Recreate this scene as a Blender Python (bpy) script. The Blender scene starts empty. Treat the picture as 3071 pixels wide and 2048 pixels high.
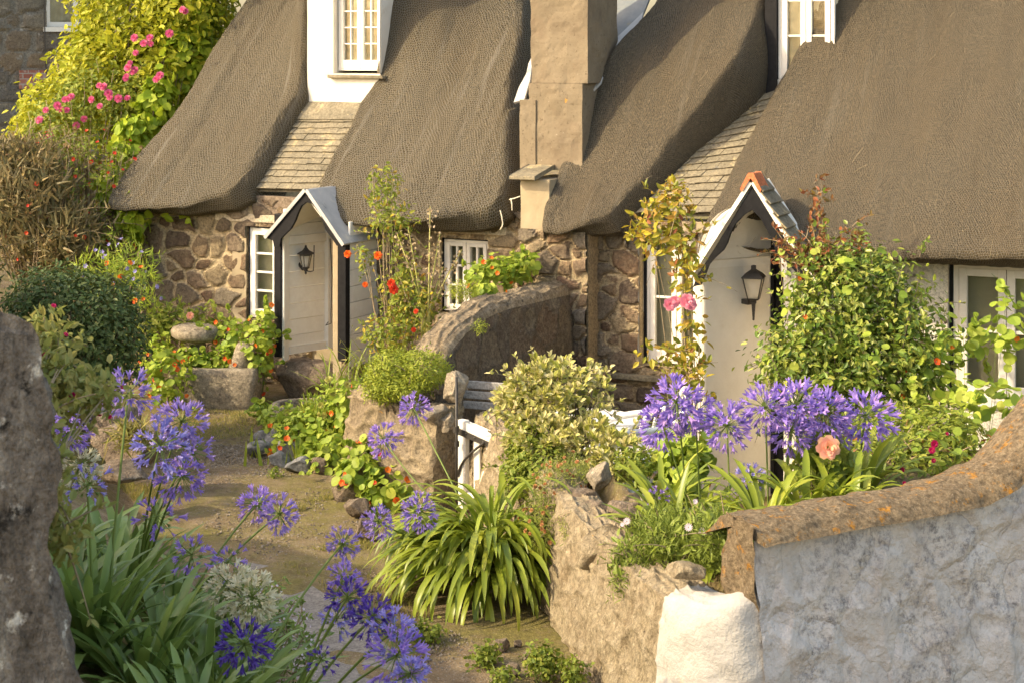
import bpy, math, random
import numpy as np
from math import radians, sin, cos, pi
R = random.Random(7); rng = np.random.default_rng(7)
SC = bpy.context.scene; COL = SC.collection
# ---------------------------------------------------------------- measuring the photograph: pixel + distance -> metres
FPX, HZ, EYE, CX = 5000., 170., 3.6, 1535.5
PHI = radians(27.); SP, CP = sin(PHI), cos(PHI); FY = 17.
def P(X, Y, d): return np.array(((X-CX)/FPX*d, d, EYE-(Y-HZ)/FPX*d))
def FR(X, Y, r=0.):                       # pixel -> (t, z) on the vertical plane r metres behind the house front
    dx = (X-CX)/FPX; y = (r+FY*CP)/(dx*SP+CP)
    return dx*y*CP-(y-FY)*SP, EYE-(Y-HZ)/FPX*y
def PL(X, Y, z0, r0, k=1.):               # pixel -> (t, r) on the roof plane z = z0 + k (r - r0)
    dx = (X-CX)/FPX; m = (Y-HZ)/FPX
    y = (EYE-z0+k*(FY*CP+r0))/(m+k*(dx*SP+CP))
    return dx*y*CP-(y-FY)*SP, dx*y*SP+(y-FY)*CP
def l2w(p):
    p = np.asarray(p, float); o = p.copy()
    o[..., 0] = p[..., 0]*CP+p[..., 1]*SP; o[..., 1] = FY-p[..., 0]*SP+p[..., 1]*CP
    return o
# ---------------------------------------------------------------- noise
def _h(i, j, k):
    n = (i*374761393+j*668265263+k*2147483647+i*j*13+k*j*7) & 0xffffffff
    n = ((n ^ (n >> 13))*1274126177) & 0xffffffff
    n = ((n ^ (n >> 16))*2246822519) & 0xffffffff
    return ((n ^ (n >> 15)) & 0xffff)/32767.5-1
def vn(p):
    p = np.asarray(p, float); f = np.floor(p); i = f.astype(np.int64); w = p-f; w = w*w*(3-2*w); o = 0
    for a in (0, 1):
        for b in (0, 1):
            for c in (0, 1):
                o = o+_h(i[..., 0]+a, i[..., 1]+b, i[..., 2]+c)*(w[..., 0] if a else 1-w[..., 0])*(w[..., 1] if b else 1-w[..., 1])*(w[..., 2] if c else 1-w[..., 2])
    return o
def fbm(p, o=4, g=.5):
    p = np.asarray(p, float); s = 0; a = 1
    for k in range(o): s = s+a*vn(p*2**k+17.3*k); a *= g
    return s
def voro(p, cw, chh, seed=0.):
    """irregular coursed rubble: (stone id 0..1, distance to the joint) for points p (.., 2) in metres"""
    p = np.asarray(p, float); q3 = np.concatenate([p*2.6, 0*p[..., :1]+seed], -1)
    p = p+np.stack([fbm(q3, 3), fbm(q3+41.3, 3)], -1)*.05+np.stack([fbm(q3*5, 2), fbm(q3*5+7.7, 2)], -1)*.010
    y = p[..., 1]/chh; j0 = np.floor(y).astype(np.int64); F1 = np.full(y.shape, 9.); F2 = F1.copy(); I = F1*0; sd = int(seed*31)
    for dj in (-1, 0, 1):
        j = j0+dj; x = p[..., 0]/cw+.5*(j % 2)+.31*_h(j, j*0+sd, j*0); i0 = np.floor(x).astype(np.int64)
        for di in (-1, 0, 1):
            i = i0+di; a, b, c = _h(i, j, j*0+sd), _h(i, j, j*0+sd+5), _h(i, j, j*0+sd+9)
            d = np.sqrt((x-i-.5-.36*a)**2+(y-j-.5-.34*b)**2)-.24*c; n = d < F1
            F2 = np.where(n, F1, np.minimum(F2, d)); I = np.where(n, c*.5+.5, I); F1 = np.minimum(F1, d)
    return I, F2-F1
def nrm(v): return v/np.maximum(np.linalg.norm(v, axis=-1, keepdims=True), 1e-9)
# ---------------------------------------------------------------- scene objects
ORG = {}
def tag(o, label=None, cat=None, group=None, kind=None):
    if label: o['label'] = label
    if cat: o['category'] = cat
    if group: o['group'] = group
    if kind: o['kind'] = kind
    return o
def thing(name, label, cat, loc=(0, 0, 0), rz=0., group=None):
    o = bpy.data.objects.new(name, None); COL.objects.link(o); o.empty_display_size = .1
    o.location = tuple(float(c) for c in loc); o.rotation_euler = (0, 0, rz); ORG[o.name] = (np.array(loc, float), rz)
    return tag(o, label, cat, group)
class MB:
    def __init__(s): s.v = []; s.f = []; s.n = 0; s.uv = []
    def add(s, v, f, uv=None):
        v = np.asarray(v, float).reshape(-1, 3); groups = {}
        if isinstance(f, np.ndarray): s.f.append(f+s.n)
        else:
            for q in f: groups.setdefault(len(q), []).append(q)
            for q in groups.values(): s.f.append(np.array(q, int)+s.n)
        s.v.append(v); s.n += len(v)
        s.uv.append(uv if uv is not None else np.zeros((len(v), 2)))
        return s
    def box(s, a, b, c, d, e, f, jit=0):
        v = np.array([(x, y, z) for x in (a, b) for y in (c, d) for z in (e, f)], float)
        if jit: v += rng.normal(0, jit, v.shape)
        return s.add(v, [(0, 1, 3, 2), (4, 6, 7, 5), (0, 4, 5, 1), (2, 3, 7, 6), (0, 2, 6, 4), (1, 5, 7, 3)])
    def prism(s, poly, r0, r1, ax='r'):   # polygon in (t, z) extruded along r
        n = len(poly); v = [(p[0], r0, p[1]) for p in poly]+[(p[0], r1, p[1]) for p in poly]
        if ax == 'z': v = [(p[0], p[1], r0) for p in poly]+[(p[0], p[1], r1) for p in poly]
        if ax == 't': v = [(r0, p[0], p[1]) for p in poly]+[(r1, p[0], p[1]) for p in poly]
        return s.add(v, [tuple(range(n)), tuple(range(2*n-1, n-1, -1))]+[(i, (i+1) % n, n+(i+1) % n, n+i) for i in range(n)])
    def tube(s, pts, rad, k=6, cap=True):
        pts = np.asarray(pts, float); n = len(pts); rad = np.broadcast_to(np.asarray(rad, float), (n,))
        T = nrm(np.gradient(pts, axis=0)); a = np.array((0, 0, 1.)) if abs(T[0][2]) < .8 else np.array((1., 0, 0))
        A = nrm(np.cross(T, a)); B = np.cross(T, A); th = np.arange(k)*2*pi/k
        v = pts[:, None]+rad[:, None, None]*(A[:, None]*np.cos(th)[None, :, None]+B[:, None]*np.sin(th)[None, :, None])
        f = [(i*k+j, i*k+(j+1) % k, (i+1)*k+(j+1) % k, (i+1)*k+j) for i in range(n-1) for j in range(k)]
        if cap: f += [tuple(range(k-1, -1, -1)), tuple((n-1)*k+j for j in range(k))]
        return s.add(v.reshape(-1, 3), f)
    def grid(s, G, closed=False, uv=None):
        n, m = G.shape[:2]; i = np.arange(n-1)[:, None]; j = np.arange(m if closed else m-1)[None]; jn = (j+1) % m
        f = np.stack([i*m+j+0*jn, i*m+jn, (i+1)*m+jn, (i+1)*m+j+0*jn], -1).reshape(-1, 4)
        return s.add(G.reshape(-1, 3), f, None if uv is None else uv.reshape(-1, 2))
    def lathe(s, prof, c, k=24, amp=0, ax=None):
        th = np.arange(k)*2*pi/k; prof = np.array(prof)
        G = np.stack([prof[:, None, 0]*np.cos(th), prof[:, None, 0]*np.sin(th), prof[:, None, 1]+0*th], -1)
        if amp: G = G+(fbm(G*5+np.array(c), 4)*amp)[..., None]*nrm(G+1e-6)
        if ax is not None: G = G@np.array(ax).T
        return s.grid(G+np.array(c), True)
    def inst(s, tv, tf, pos, Y, Z, sc):
        tv = np.asarray(tv, float); N = len(pos); Y = nrm(Y); Z = nrm(Z-(Z*Y).sum(-1, keepdims=True)*Y); X = np.cross(Y, Z)
        sc = np.broadcast_to(np.asarray(sc, float), (N,))
        v = pos[:, None]+sc[:, None, None]*(tv[None, :, 0:1]*X[:, None]+tv[None, :, 1:2]*Y[:, None]+tv[None, :, 2:3]*Z[:, None])
        m = len(tv)
        for q in (tf if isinstance(tf, list) and isinstance(tf[0], list) else [tf]):
            f = np.asarray(q, int)[None]+(np.arange(N)*m)[:, None, None]
            s.f.append(f.reshape(-1, f.shape[-1])+s.n)
        s.v.append(v.reshape(-1, 3)); s.uv.append(np.zeros((N*m, 2))); s.n += N*m
        return s
    def build(s, name, mat, parent=None, loc=None, smooth=False, local=False, bevel=0):
        v = np.concatenate(s.v) if s.v else np.zeros((0, 3)); me = bpy.data.meshes.new(name)
        if parent is not None and not local:
            q, rz = ORG[parent.name]; v = v-q
            if rz: v = np.stack([v[:, 0]*cos(rz)+v[:, 1]*sin(rz), -v[:, 0]*sin(rz)+v[:, 1]*cos(rz), v[:, 2]], -1)
        if loc is not None: v = v-np.array(loc)
        tot = np.concatenate([np.full(len(f), f.shape[1]) for f in s.f]); lv = np.concatenate([f.reshape(-1) for f in s.f])
        me.vertices.add(len(v)); me.vertices.foreach_set('co', v.astype(np.float32).ravel())
        me.loops.add(len(lv)); me.loops.foreach_set('vertex_index', lv.astype(np.int32))
        me.polygons.add(len(tot)); me.polygons.foreach_set('loop_start', np.concatenate([[0], np.cumsum(tot)[:-1]]).astype(np.int32))
        me.polygons.foreach_set('use_smooth', np.full(len(tot), smooth))
        u = me.uv_layers.new(name='UVMap'); u.data.foreach_set('uv', np.concatenate(s.uv)[lv].astype(np.float32).ravel())
        me.update(calc_edges=True); me.validate()
        me.materials.append(MT[mat] if isinstance(mat, str) else mat)
        o = bpy.data.objects.new(name, me); COL.objects.link(o)
        if parent is not None: o.parent = parent
        if loc is not None: o.location = tuple(float(c) for c in loc)
        if bevel:
            b = o.modifiers.new('Bevel', 'BEVEL'); b.width = bevel; b.segments = 2; b.limit_method = 'ANGLE'
        if parent is not None and local: ORG[o.name] = ORG[parent.name]
        elif parent is not None: ORG[o.name] = ORG[parent.name]
        return o
def one(mb, name, mat, label, cat, loc, group=None, kind=None, smooth=False, bevel=0):
    return tag(mb.build(name, mat, None, loc, smooth, bevel=bevel), label, cat, group, kind)
# ---------------------------------------------------------------- materials
MT = {}
class G:
    def __init__(s, name):
        s.m = bpy.data.materials.new(name); s.m.use_nodes = True; s.t = s.m.node_tree; s.t.nodes.clear(); MT[name] = s.m
        s.tc = s.t.nodes.new('ShaderNodeTexCoord'); s.obj = s.tc.outputs['Object']; s.uv = s.tc.outputs['UV']
    def n(s, ty, ins=None, **pr):
        x = s.t.nodes.new('ShaderNode'+ty)
        for k, v in pr.items(): setattr(x, k, v)
        for k, v in (ins or {}).items():
            i = x.inputs[k]
            if isinstance(v, bpy.types.NodeSocket): s.t.links.new(v, i)
            else:
                if getattr(i, 'type', '') == 'RGBA' and len(v) == 3: v = (*v, 1)
                i.default_value = v
        return x
    def math(s, op, a, b=0., c=None):
        d = {0: a, 1: b}
        if c is not None: d[2] = c
        return s.n('Math', d, operation=op).outputs[0]
    def ramp(s, fac, stops, interp='LINEAR'):
        x = s.n('ValToRGB', {'Fac': fac}); e = x.color_ramp.elements; x.color_ramp.interpolation = interp
        while len(e) < len(stops): e.new(.5)
        for q, (p, c) in zip(e, stops): q.position = p; q.color = (*c, 1) if len(c) == 3 else c
        return x.outputs[0]
    def bw(s, fac, a, b): return s.ramp(fac, [(a, (0, 0, 0)), (b, (1, 1, 1))])
    def noise(s, sc, det=4, vec=None, stretch=None, rough=.6, dist=0.):
        vec = vec or s.obj
        if stretch: vec = s.n('Mapping', {'Vector': vec, 'Scale': stretch}).outputs[0]
        return s.n('TexNoise', {'Vector': vec, 'Scale': sc, 'Detail': det, 'Roughness': rough, 'Distortion': dist}).outputs['Fac']
    def mix(s, fac, a, b, bt='MIX'):
        x = s.n('Mix', None, data_type='RGBA', blend_type=bt)
        for k, v in ((0, fac), (6, a), (7, b)):
            if isinstance(v, bpy.types.NodeSocket): s.t.links.new(v, x.inputs[k])
            else: x.inputs[k].default_value = v if k == 0 or len(v) == 4 else (*v, 1)
        return x.outputs[2]
    def bump(s, h, st=.5, d=.02, nor=None):
        q = {'Height': h, 'Strength': st, 'Distance': d}
        if nor: q['Normal'] = nor
        return s.n('Bump', q).outputs[0]
    def out(s, col, rough=.8, nor=None, spec=.3, **kw):
        q = {'Base Color': col, 'Roughness': rough, 'Specular IOR Level': spec}
        if nor: q['Normal'] = nor
        q.update(kw); b = s.n('BsdfPrincipled', q)
        s.t.links.new(b.outputs[0], s.n('OutputMaterial').inputs[0]); return s.m
def std(name, cols, sc=6., rough=.85, bump=.4, bd=.02, stretch=None, patches=(), det=5, spec=.25):
    """noise coloured surface; patches = (colour, scale, low, high) lichen / grime / wear"""
    g = G(name); f = g.noise(sc, det, stretch=stretch, rough=.65); k = len(cols)
    c = g.ramp(f, [(.28+.44*i/max(1, k-1), q) for i, q in enumerate(cols)])
    for (pc, psc, lo, hi) in patches:
        c = g.mix(g.bw(g.noise(psc, 6, rough=.7), lo, hi), c, pc)
    if bump >= .35: c = g.mix(1., c, g.ramp(g.noise(38, 4, rough=.85), [(.34, (.55, .54, .53)), (.5, (1., 1., 1.)), (.66, (1.4, 1.4, 1.38))]), 'MULTIPLY')
    h = g.math('ADD', g.noise(sc*1.7, 6, stretch=stretch, rough=.7), g.math('MULTIPLY', g.noise(sc*9, 3, stretch=stretch), .35))
    g.out(c, rough, g.bump(h, bump, bd) if bump else None, spec)
def rubble(name, stones, mortar, sc=3.2, mw=.09, bump=.9, stretch=(1, 1, 1.25), wash=None, patches=()):
    g = G(name); v = g.n('Mapping', {'Vector': g.obj, 'Scale': stretch}).outputs[0]
    w = g.n('TexNoise', {'Vector': v, 'Scale': 2.3, 'Detail': 5., 'Roughness': .65}).outputs['Color']
    v = g.n('VectorMath', {0: v, 1: g.n('VectorMath', {0: w, 'Scale': .42}, operation='SCALE').outputs[0]}, operation='ADD').outputs[0]
    e = g.n('TexVoronoi', {'Vector': v, 'Scale': sc, 'Randomness': .95}, feature='DISTANCE_TO_EDGE').outputs['Distance']
    cl = g.n('TexVoronoi', {'Vector': v, 'Scale': sc, 'Randomness': .95}).outputs['Color']
    rnd = g.n('SeparateColor', {'Color': cl}).outputs[0]
    e = g.math('ADD', e, g.math('MULTIPLY', g.math('SUBTRACT', g.noise(22, 3), .5), .07))
    e = g.math('SUBTRACT', e, g.math('MULTIPLY', g.math('SUBTRACT', g.noise(1.6, 2), .45), .22))
    inst = g.bw(e, mw, mw+.035)
    sc_ = g.ramp(rnd, [(i/max(1, len(stones)-1), q) for i, q in enumerate(stones)])
    sc_ = g.mix(g.bw(g.noise(14, 6, rough=.75), .35, .72), sc_, (.34, .29, .20))
    sc_ = g.mix(g.bw(g.noise(40, 4, rough=.75), .55, .8), sc_, (.06, .05, .045))
    mo = g.mix(g.noise(9, 5), mortar, tuple(c*.62 for c in mortar))
    c = g.mix(inst, mo, sc_)
    for (pc, psc, lo, hi) in patches: c = g.mix(g.bw(g.noise(psc, 6, rough=.7), lo, hi), c, pc)
    c = g.mix(1., c, g.ramp(g.noise(38, 4, rough=.85), [(.34, (.5, .49, .48)), (.5, (1., 1., 1.)), (.66, (1.5, 1.5, 1.45))]), 'MULTIPLY')
    h = g.math('ADD', g.math('MULTIPLY', g.bw(e, mw-.02, mw+.16), .55), g.math('MULTIPLY', g.noise(28, 6, rough=.75), .7))
    g.out(c, .92, g.bump(h, bump, .035), .15)
def masonry(name, stones, mortar, mw=.16, patches=(), bump=.8):
    g = G(name); s = g.n('SeparateXYZ', {0: g.uv}); rnd, e = s.outputs[0], s.outputs[1]
    c = g.ramp(rnd, [(i/max(1, len(stones)-1), q) for i, q in enumerate(stones)])
    c = g.mix(g.math('MULTIPLY', g.bw(g.noise(9, 6, rough=.75), .42, .70), .45), c, (.30, .25, .17)); c = g.mix(g.bw(g.noise(26, 5, rough=.8), .54, .72), c, (.06, .048, .04))
    mo = g.ramp(g.noise(7, 6, rough=.7), [(.3, tuple(x*.6 for x in mortar)), (.65, mortar)])
    c = g.mix(g.bw(g.math('ADD', e, g.math('MULTIPLY', g.math('SUBTRACT', g.noise(30, 4, rough=.7), .5), .22)), mw-.03, mw+.04), mo, c)
    c = g.mix(1., c, g.ramp(g.noise(38, 4, rough=.85), [(.34, (.5, .49, .48)), (.5, (1., 1., 1.)), (.66, (1.45, 1.45, 1.4))]), 'MULTIPLY')
    for (pc, psc, lo, hi) in patches: c = g.mix(g.bw(g.noise(psc, 6, rough=.7), lo, hi), c, pc)
    g.out(c, .93, g.bump(g.math('ADD', g.noise(22, 6, rough=.75), g.math('MULTIPLY', g.noise(70, 3), .4)), bump, .025), .15)
def leafm(name, cols, tr=.35, rough=.5, spec=.3, vein=0):
    g = G(name); rnd = g.n('NewGeometry').outputs['Random Per Island']
    c = g.ramp(rnd, [((i+.0)/max(1, len(cols)-1), q) for i, q in enumerate(cols)])
    c = g.mix(g.math('MULTIPLY', g.noise(9, 3), .6), c, (.10, .12, .02), 'MULTIPLY') if 0 else c
    p = g.n('BsdfPrincipled', {'Base Color': c, 'Roughness': rough, 'Specular IOR Level': spec})
    t = g.n('BsdfTranslucent', {'Color': c})
    x = g.n('MixShader', {0: tr, 1: p.outputs[0], 2: t.outputs[0]})
    g.t.links.new(x.outputs[0], g.n('OutputMaterial').inputs[0])
def thatch(name, a, b, wire, cell=.031, wr=.14, wk=.8):
    g = G(name); uv = g.uv
    # wire netting: hexagonal cells drawn from the surface's own metres
    w = g.n('TexNoise', {'Vector': uv, 'Scale': 2.2, 'Detail': 3.}).outputs['Color']
    q = g.n('VectorMath', {0: uv, 1: g.n('VectorMath', {0: w, 'Scale': .11}, operation='SCALE').outputs[0]}, operation='ADD').outputs[0]
    q = g.n('Mapping', {'Vector': q, 'Scale': (1/cell, 1/cell*.85, 0)}).outputs[0]
    r = (1., 1.7320508, 1.)
    def cellv(off):
        m = g.n('VectorMath', {0: g.n('VectorMath', {0: q, 1: off}, operation='ADD').outputs[0], 1: (500, 866.0254, 0)}, operation='ADD').outputs[0]
        m = g.n('VectorMath', {0: m, 1: r}, operation='MODULO').outputs[0]
        return g.n('VectorMath', {0: g.n('VectorMath', {0: m, 1: (.5, .8660254, 0)}, operation='SUBTRACT').outputs[0], 1: (1, 1, 0)}, operation='MULTIPLY').outputs[0]
    A, B = cellv((0, 0, 0)), cellv((.5, .8660254, 0))
    def hd(v):
        v = g.n('VectorMath', {0: v}, operation='ABSOLUTE').outputs[0]
        x = g.n('SeparateXYZ', {0: v}).outputs[0]
        return g.math('MAXIMUM', x, g.n('VectorMath', {0: v, 1: (.5, .8660254, 0)}, operation='DOT_PRODUCT').outputs['Value'])
    h = g.math('MINIMUM', hd(A), hd(B)); wm = g.bw(h, .5-wr, .5-wr*.45)
    st = g.noise(16, 5, uv, (4.5, 1., 1), .75); st2 = g.noise(75, 3, uv, (2.4, .9, 1), .7); big = g.noise(1.1, 4, uv, (1.8, .6, 1))
    sp = g.noise(170, 2, uv, (1, .6, 1), .6)
    c = g.ramp(st, [(.3, tuple(x*.6 for x in a)), (.5, a), (.72, b)])
    c = g.mix(g.bw(st2, .36, .66), g.mix(1., c, (.30, .27, .24), 'MULTIPLY'), c)
    c = g.mix(g.bw(sp, .58, .72), c, tuple(min(1, x*1.9) for x in b))
    c = g.mix(1., c, g.ramp(g.noise(44, 3, uv, (1.35, .7, 1), .85), [(.33, (.26, .25, .24)), (.5, (.95, .95, .95)), (.66, (2.1, 2., 1.85))]), 'MULTIPLY')
    c = g.mix(g.math('MULTIPLY', g.bw(big, .42, .72), .5), c, (a[0]*.85, a[1]*.72, a[2]*.55))
    c = g.mix(g.math('MULTIPLY', wm, wk), c, wire)
    fold = g.bw(g.noise(1.7, 4, uv, (5.5, .28, 1), .6), .57, .70)
    c = g.mix(g.math('MULTIPLY', fold, .5 if cell > .025 else .22), c, wire)
    hh = g.math('ADD', g.math('MULTIPLY', st, .9), g.math('ADD', g.math('MULTIPLY', st2, .9), g.math('MULTIPLY', wm, .55)))
    g.out(c, .95, g.bump(hh, 1., .032), .08)
def pane(name):
    g = G(name); f = g.n('LayerWeight', {'Blend': .25}).outputs['Fresnel']
    x = g.n('MixShader', {0: g.math('ADD', g.math('MULTIPLY', f, .7), .06), 1: g.n('BsdfTransparent', {'Color': (.93, .94, .9)}).outputs[0],
            2: g.n('BsdfGlossy', {'Color': (.9, .9, .9), 'Roughness': .06, 'Normal': g.bump(g.noise(4, 2), .15, .02)}).outputs[0]})
    g.t.links.new(x.outputs[0], g.n('OutputMaterial').inputs[0])
STN = [(.11, .07, .048), (.23, .165, .10), (.15, .095, .068), (.29, .225, .14), (.085, .062, .05), (.20, .13, .082), (.19, .16, .125), (.13, .10, .075)]
masonry('stone_cream', STN, (.54, .43, .275), .15)
masonry('stone_house', [(.12, .10, .08), (.20, .15, .10), (.10, .10, .10), (.24, .19, .13), (.15, .14, .12)], (.24, .22, .185), .12, [((.40, .38, .34), 6, .60, .72)])
masonry('stone_warm', STN, (.50, .395, .25), .10)
masonry('stone_tan', [(.24, .19, .125), (.33, .27, .18), (.18, .14, .095), (.28, .23, .165)], (.33, .265, .175), .10, [((.46, .25, .045), 8, .68, .73)])
masonry('stone_dark', [(.075, .06, .045), (.12, .095, .068), (.09, .07, .055), (.15, .12, .085), (.10, .065, .045)], (.125, .102, .076), .10, [((.36, .19, .03), 9, .68, .72), ((.34, .32, .27), 13, .67, .73)])
# palette: real-world base colours
thatch('thatch_grey', (.155, .130, .082), (.29, .25, .168), (.35, .325, .27), cell=.028, wk=.85)
thatch('thatch_dark', (.165, .136, .09), (.31, .265, .185), (.32, .295, .245), cell=.021, wk=.7)
ST = [(.10, .065, .045), (.24, .17, .10), (.14, .09, .065), (.30, .235, .145), (.08, .06, .05), (.22, .14, .085), (.19, .165, .13)]
rubble('rubble_cream', ST, (.56, .44, .28), 3.1, .055)
std('white_over_stone', [(.74, .69, .60), (.80, .76, .68)], 7, .85, .45, .02, patches=[((.6, .52, .4), 4, .62, .8), ((.10, .07, .06), 3.1, .60, .63)])
rubble('rubble_warm', ST, (.50, .385, .235), 4.2, .05)
rubble('rubble_house', [(.12, .10, .08), (.20, .15, .10), (.10, .10, .10), (.24, .19, .13)], (.26, .24, .2), 1.9, .045, .7, (1, 1, 1.9), patches=[((.42, .40, .36), 6, .60, .72)])
std('rubble_garden', [(.075, .06, .045), (.115, .092, .065), (.16, .128, .09)], 5, .95, .8, .03, patches=[((.19, .155, .11), 2.6, .54, .60), ((.10, .06, .04), 3.7, .60, .64), ((.22, .19, .13), 4.5, .62, .67), ((.36, .19, .03), 9, .68, .72), ((.36, .34, .29), 13, .68, .74), ((.05, .042, .035), 11, .60, .68)], det=7)
rubble('rubble_tan', [(.24, .19, .125), (.33, .27, .18), (.18, .14, .095), (.28, .23, .165)], (.33, .265, .175), 4.2, .03, .8, patches=[((.50, .27, .05), 8, .68, .73), ((.10, .08, .055), 16, .62, .70)])
std('mortar_cap', [(.17, .13, .08), (.28, .22, .145), (.37, .30, .205)], 12, .95, 1., .03, patches=[((.07, .055, .042), 18, .57, .67), ((.34, .19, .04), 11, .68, .74), ((.5, .42, .3), 40, .6, .75)])
std('coping_lichen', [(.15, .11, .068), (.26, .195, .12), (.36, .28, .18)], 32, .95, 1., .03, patches=[((.48, .23, .04), 13, .56, .64), ((.12, .09, .06), 6, .62, .72), ((.55, .5, .4), 45, .62, .75)])
std('tan_render', [(0.224, 0.175, 0.112), (0.317, 0.257, 0.168), (0.396, 0.330, 0.231)], 13, .97, .9, .03, stretch=(1, 1, .55), patches=[((.22, .165, .10), 3.3, .52, .66), ((.52, .27, .04), 5, .655, .70), ((.09, .07, .05), 17, .62, .70), ((.58, .50, .37), 24, .60, .72)])
g = G('limewash')
c = g.ramp(g.noise(5, 6), [(.3, (.48, .44, .415)), (.5, (.58, .535, .505)), (.7, (.65, .605, .575))])
c = g.mix(g.math('MULTIPLY', g.bw(g.noise(3.5, 5), .5, .75), .6), c, (.48, .385, .315))
hi = g.bw(g.n('SeparateXYZ', {0: g.n('VectorMath', {0: g.obj, 1: g.n('VectorMath', {0: g.n('TexNoise', {'Vector': g.obj, 'Scale': 1.6, 'Detail': 4.}).outputs['Color'], 'Scale': .55}, operation='SCALE').outputs[0]}, operation='ADD').outputs[0]}).outputs[2], -.05, .45)
gm = g.math('MULTIPLY', g.bw(g.noise(19, 7, rough=.82), .46, .66), g.math('MULTIPLY', g.bw(g.noise(2.6, 4), .38, .58), hi))
c = g.mix(gm, c, (.15, .145, .155)); c = g.mix(g.bw(g.noise(45, 4, rough=.8), .62, .72), c, (.34, .32, .31))
cr = g.n('TexVoronoi', {'Vector': g.n('VectorMath', {0: g.obj, 1: g.n('VectorMath', {0: g.n('TexNoise', {'Vector': g.obj, 'Scale': 4., 'Detail': 5.}).outputs['Color'], 'Scale': .3}, operation='SCALE').outputs[0]}, operation='ADD').outputs[0], 'Scale': 2.6}, feature='DISTANCE_TO_EDGE').outputs['Distance']
c = g.mix(g.math('MULTIPLY', g.math('SUBTRACT', 1., g.bw(cr, .0, .018)), g.math('MULTIPLY', g.bw(g.noise(2.2, 3), .45, .6), .7)), c, (.25, .23, .22))
g.out(c, .92, g.bump(g.math('ADD', g.math('ADD', g.noise(6, 6, rough=.6), g.math('MULTIPLY', g.noise(40, 4), .25)), g.math('MULTIPLY', g.bw(cr, 0, .2), .5)), .9, .05), .2)
std('limewash_lit', [(0.414, 0.387, 0.360), (0.558, 0.526, 0.486)], 6, .9, .349, .09, patches=[((.42, .35, .25), 5, .64, .76), ((.2, .19, .18), 12, .68, .78)])
std('limewash_clean', [(.70, .66, .62), (.77, .74, .70), (.72, .65, .58)], 3, .9, .6, .03, patches=[((.40, .37, .35), 7, .66, .8)])
std('white_render', [(.70, .655, .57), (.77, .73, .65)], 7, .85, .3, .02, patches=[((.6, .52, .4), 4, .62, .8)])
std('white_paint', [(.76, .72, .65), (.82, .79, .73)], 20, .5, .12, .005, patches=[((.5, .42, .3), 16, .7, .8)], spec=.4)
std('grey_white_paint', [(0.763, 0.727, 0.653), (0.850, 0.825, 0.751)], 14, .55, .15, .006, patches=[((.40, .33, .24), 9, .68, .8)])
std('black_paint', [(.010, .010, .012), (.02, .02, .022)], 20, .5, .25, .006, patches=[((.12, .11, .10), 40, .70, .75)], spec=.12)
std('iron', [(.02, .02, .02), (.05, .042, .035)], 30, .5, .3, .004, patches=[((.12, .06, .03), 20, .62, .75)], spec=.5)
std('slate', [(0.131, 0.115, 0.080), (0.207, 0.180, 0.126), (0.267, 0.226, 0.153)], 3.2, .8, .4, .01, patches=[((.50, .40, .22), 5, .56, .7), ((.14, .14, .13), 8, .6, .72)])
std('lead', [(.36, .36, .36), (.52, .51, .49)], 4, .6, .3, .015, patches=[((.62, .58, .50), 5, .55, .7), ((.22, .23, .24), 7, .6, .72)], spec=.4)
std('blue_slate', [(.17, .19, .21), (.27, .29, .30)], 6, .7, .3, .01, patches=[((.32, .28, .16), 5, .55, .7)])
std('chimney_render', [(0.165, 0.128, 0.087), (0.216, 0.174, 0.118), (0.250, 0.203, 0.140)], 3.5, .95, .345, .02, patches=[((.10, .075, .05), 30, .58, .68), ((.58, .28, .04), 8, .70, .745), ((.60, .54, .44), 38, .66, .74), ((.20, .15, .10), 2.2, .52, .72)])
std('cream_render', [(0.344, 0.277, 0.178), (0.417, 0.344, 0.234)], 5, .9, .34, .02, patches=[((.30, .22, .14), 6, .62, .75)])
std('terracotta', [(.42, .12, .05), (.55, .20, .09)], 12, .85, .5, .01, patches=[((.6, .35, .2), 20, .62, .75)])
std('timber_pale', [(.42, .35, .25), (.56, .48, .36)], 6, .85, .5, .012, stretch=(.4, 1, 4))
std('granite', [(.19, .16, .12), (.32, .27, .20), (.42, .36, .27)], 14, .95, 1., .025, patches=[((.10, .085, .07), 9, .57, .70), ((.56, .50, .38), 30, .6, .72)])
std('granite_dark', [(.12, .09, .065), (.22, .17, .125), (.29, .23, .17)], 12, .95, .9, .022, patches=[((.07, .055, .045), 7, .58, .7), ((.36, .3, .2), 30, .64, .75)])
std('rock_grey', [(.10, .105, .11), (.20, .20, .195), (.30, .28, .25)], 7, .9, .8, .02, patches=[((.42, .36, .25), 9, .62, .74)])
std('rock_brown', [(.13, .095, .07), (.23, .18, .13), (.32, .26, .20)], 7, .95, 1., .05, patches=[((.45, .41, .33), 6, .57, .7), ((.08, .065, .05), 8, .58, .7)])
std('rock_lichen', [(0.065, 0.054, 0.043), (0.180, 0.151, 0.126), (0.331, 0.295, 0.252)], 9, .95, 1., .06, stretch=(1, 1, .45), patches=[((.62, .58, .52), 14, .58, .66), ((.03, .026, .022), 11, .56, .64), ((.40, .25, .08), 7, .70, .76)], det=7)
std('soil', [(.06, .045, .032), (.11, .085, .06)], 8, 1., .9, .03)
std('concrete', [(.19, .172, .15), (.26, .235, .205)], 7, .9, .35, .008, patches=[((.18, .155, .13), 4, .6, .75), ((.40, .36, .3), 60, .62, .75)])
std('bark', [(.10, .08, .055), (.2, .16, .11)], 14, .95, .6, .01, stretch=(1, 1, .3))
std('dry_twig', [(.22, .165, .10), (.38, .30, .19)], 10, .95, .3, .005)
std('plastic_white', [(.80, .78, .74), (.82, .80, .76)], 3, .35, .0, spec=.5)
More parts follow.
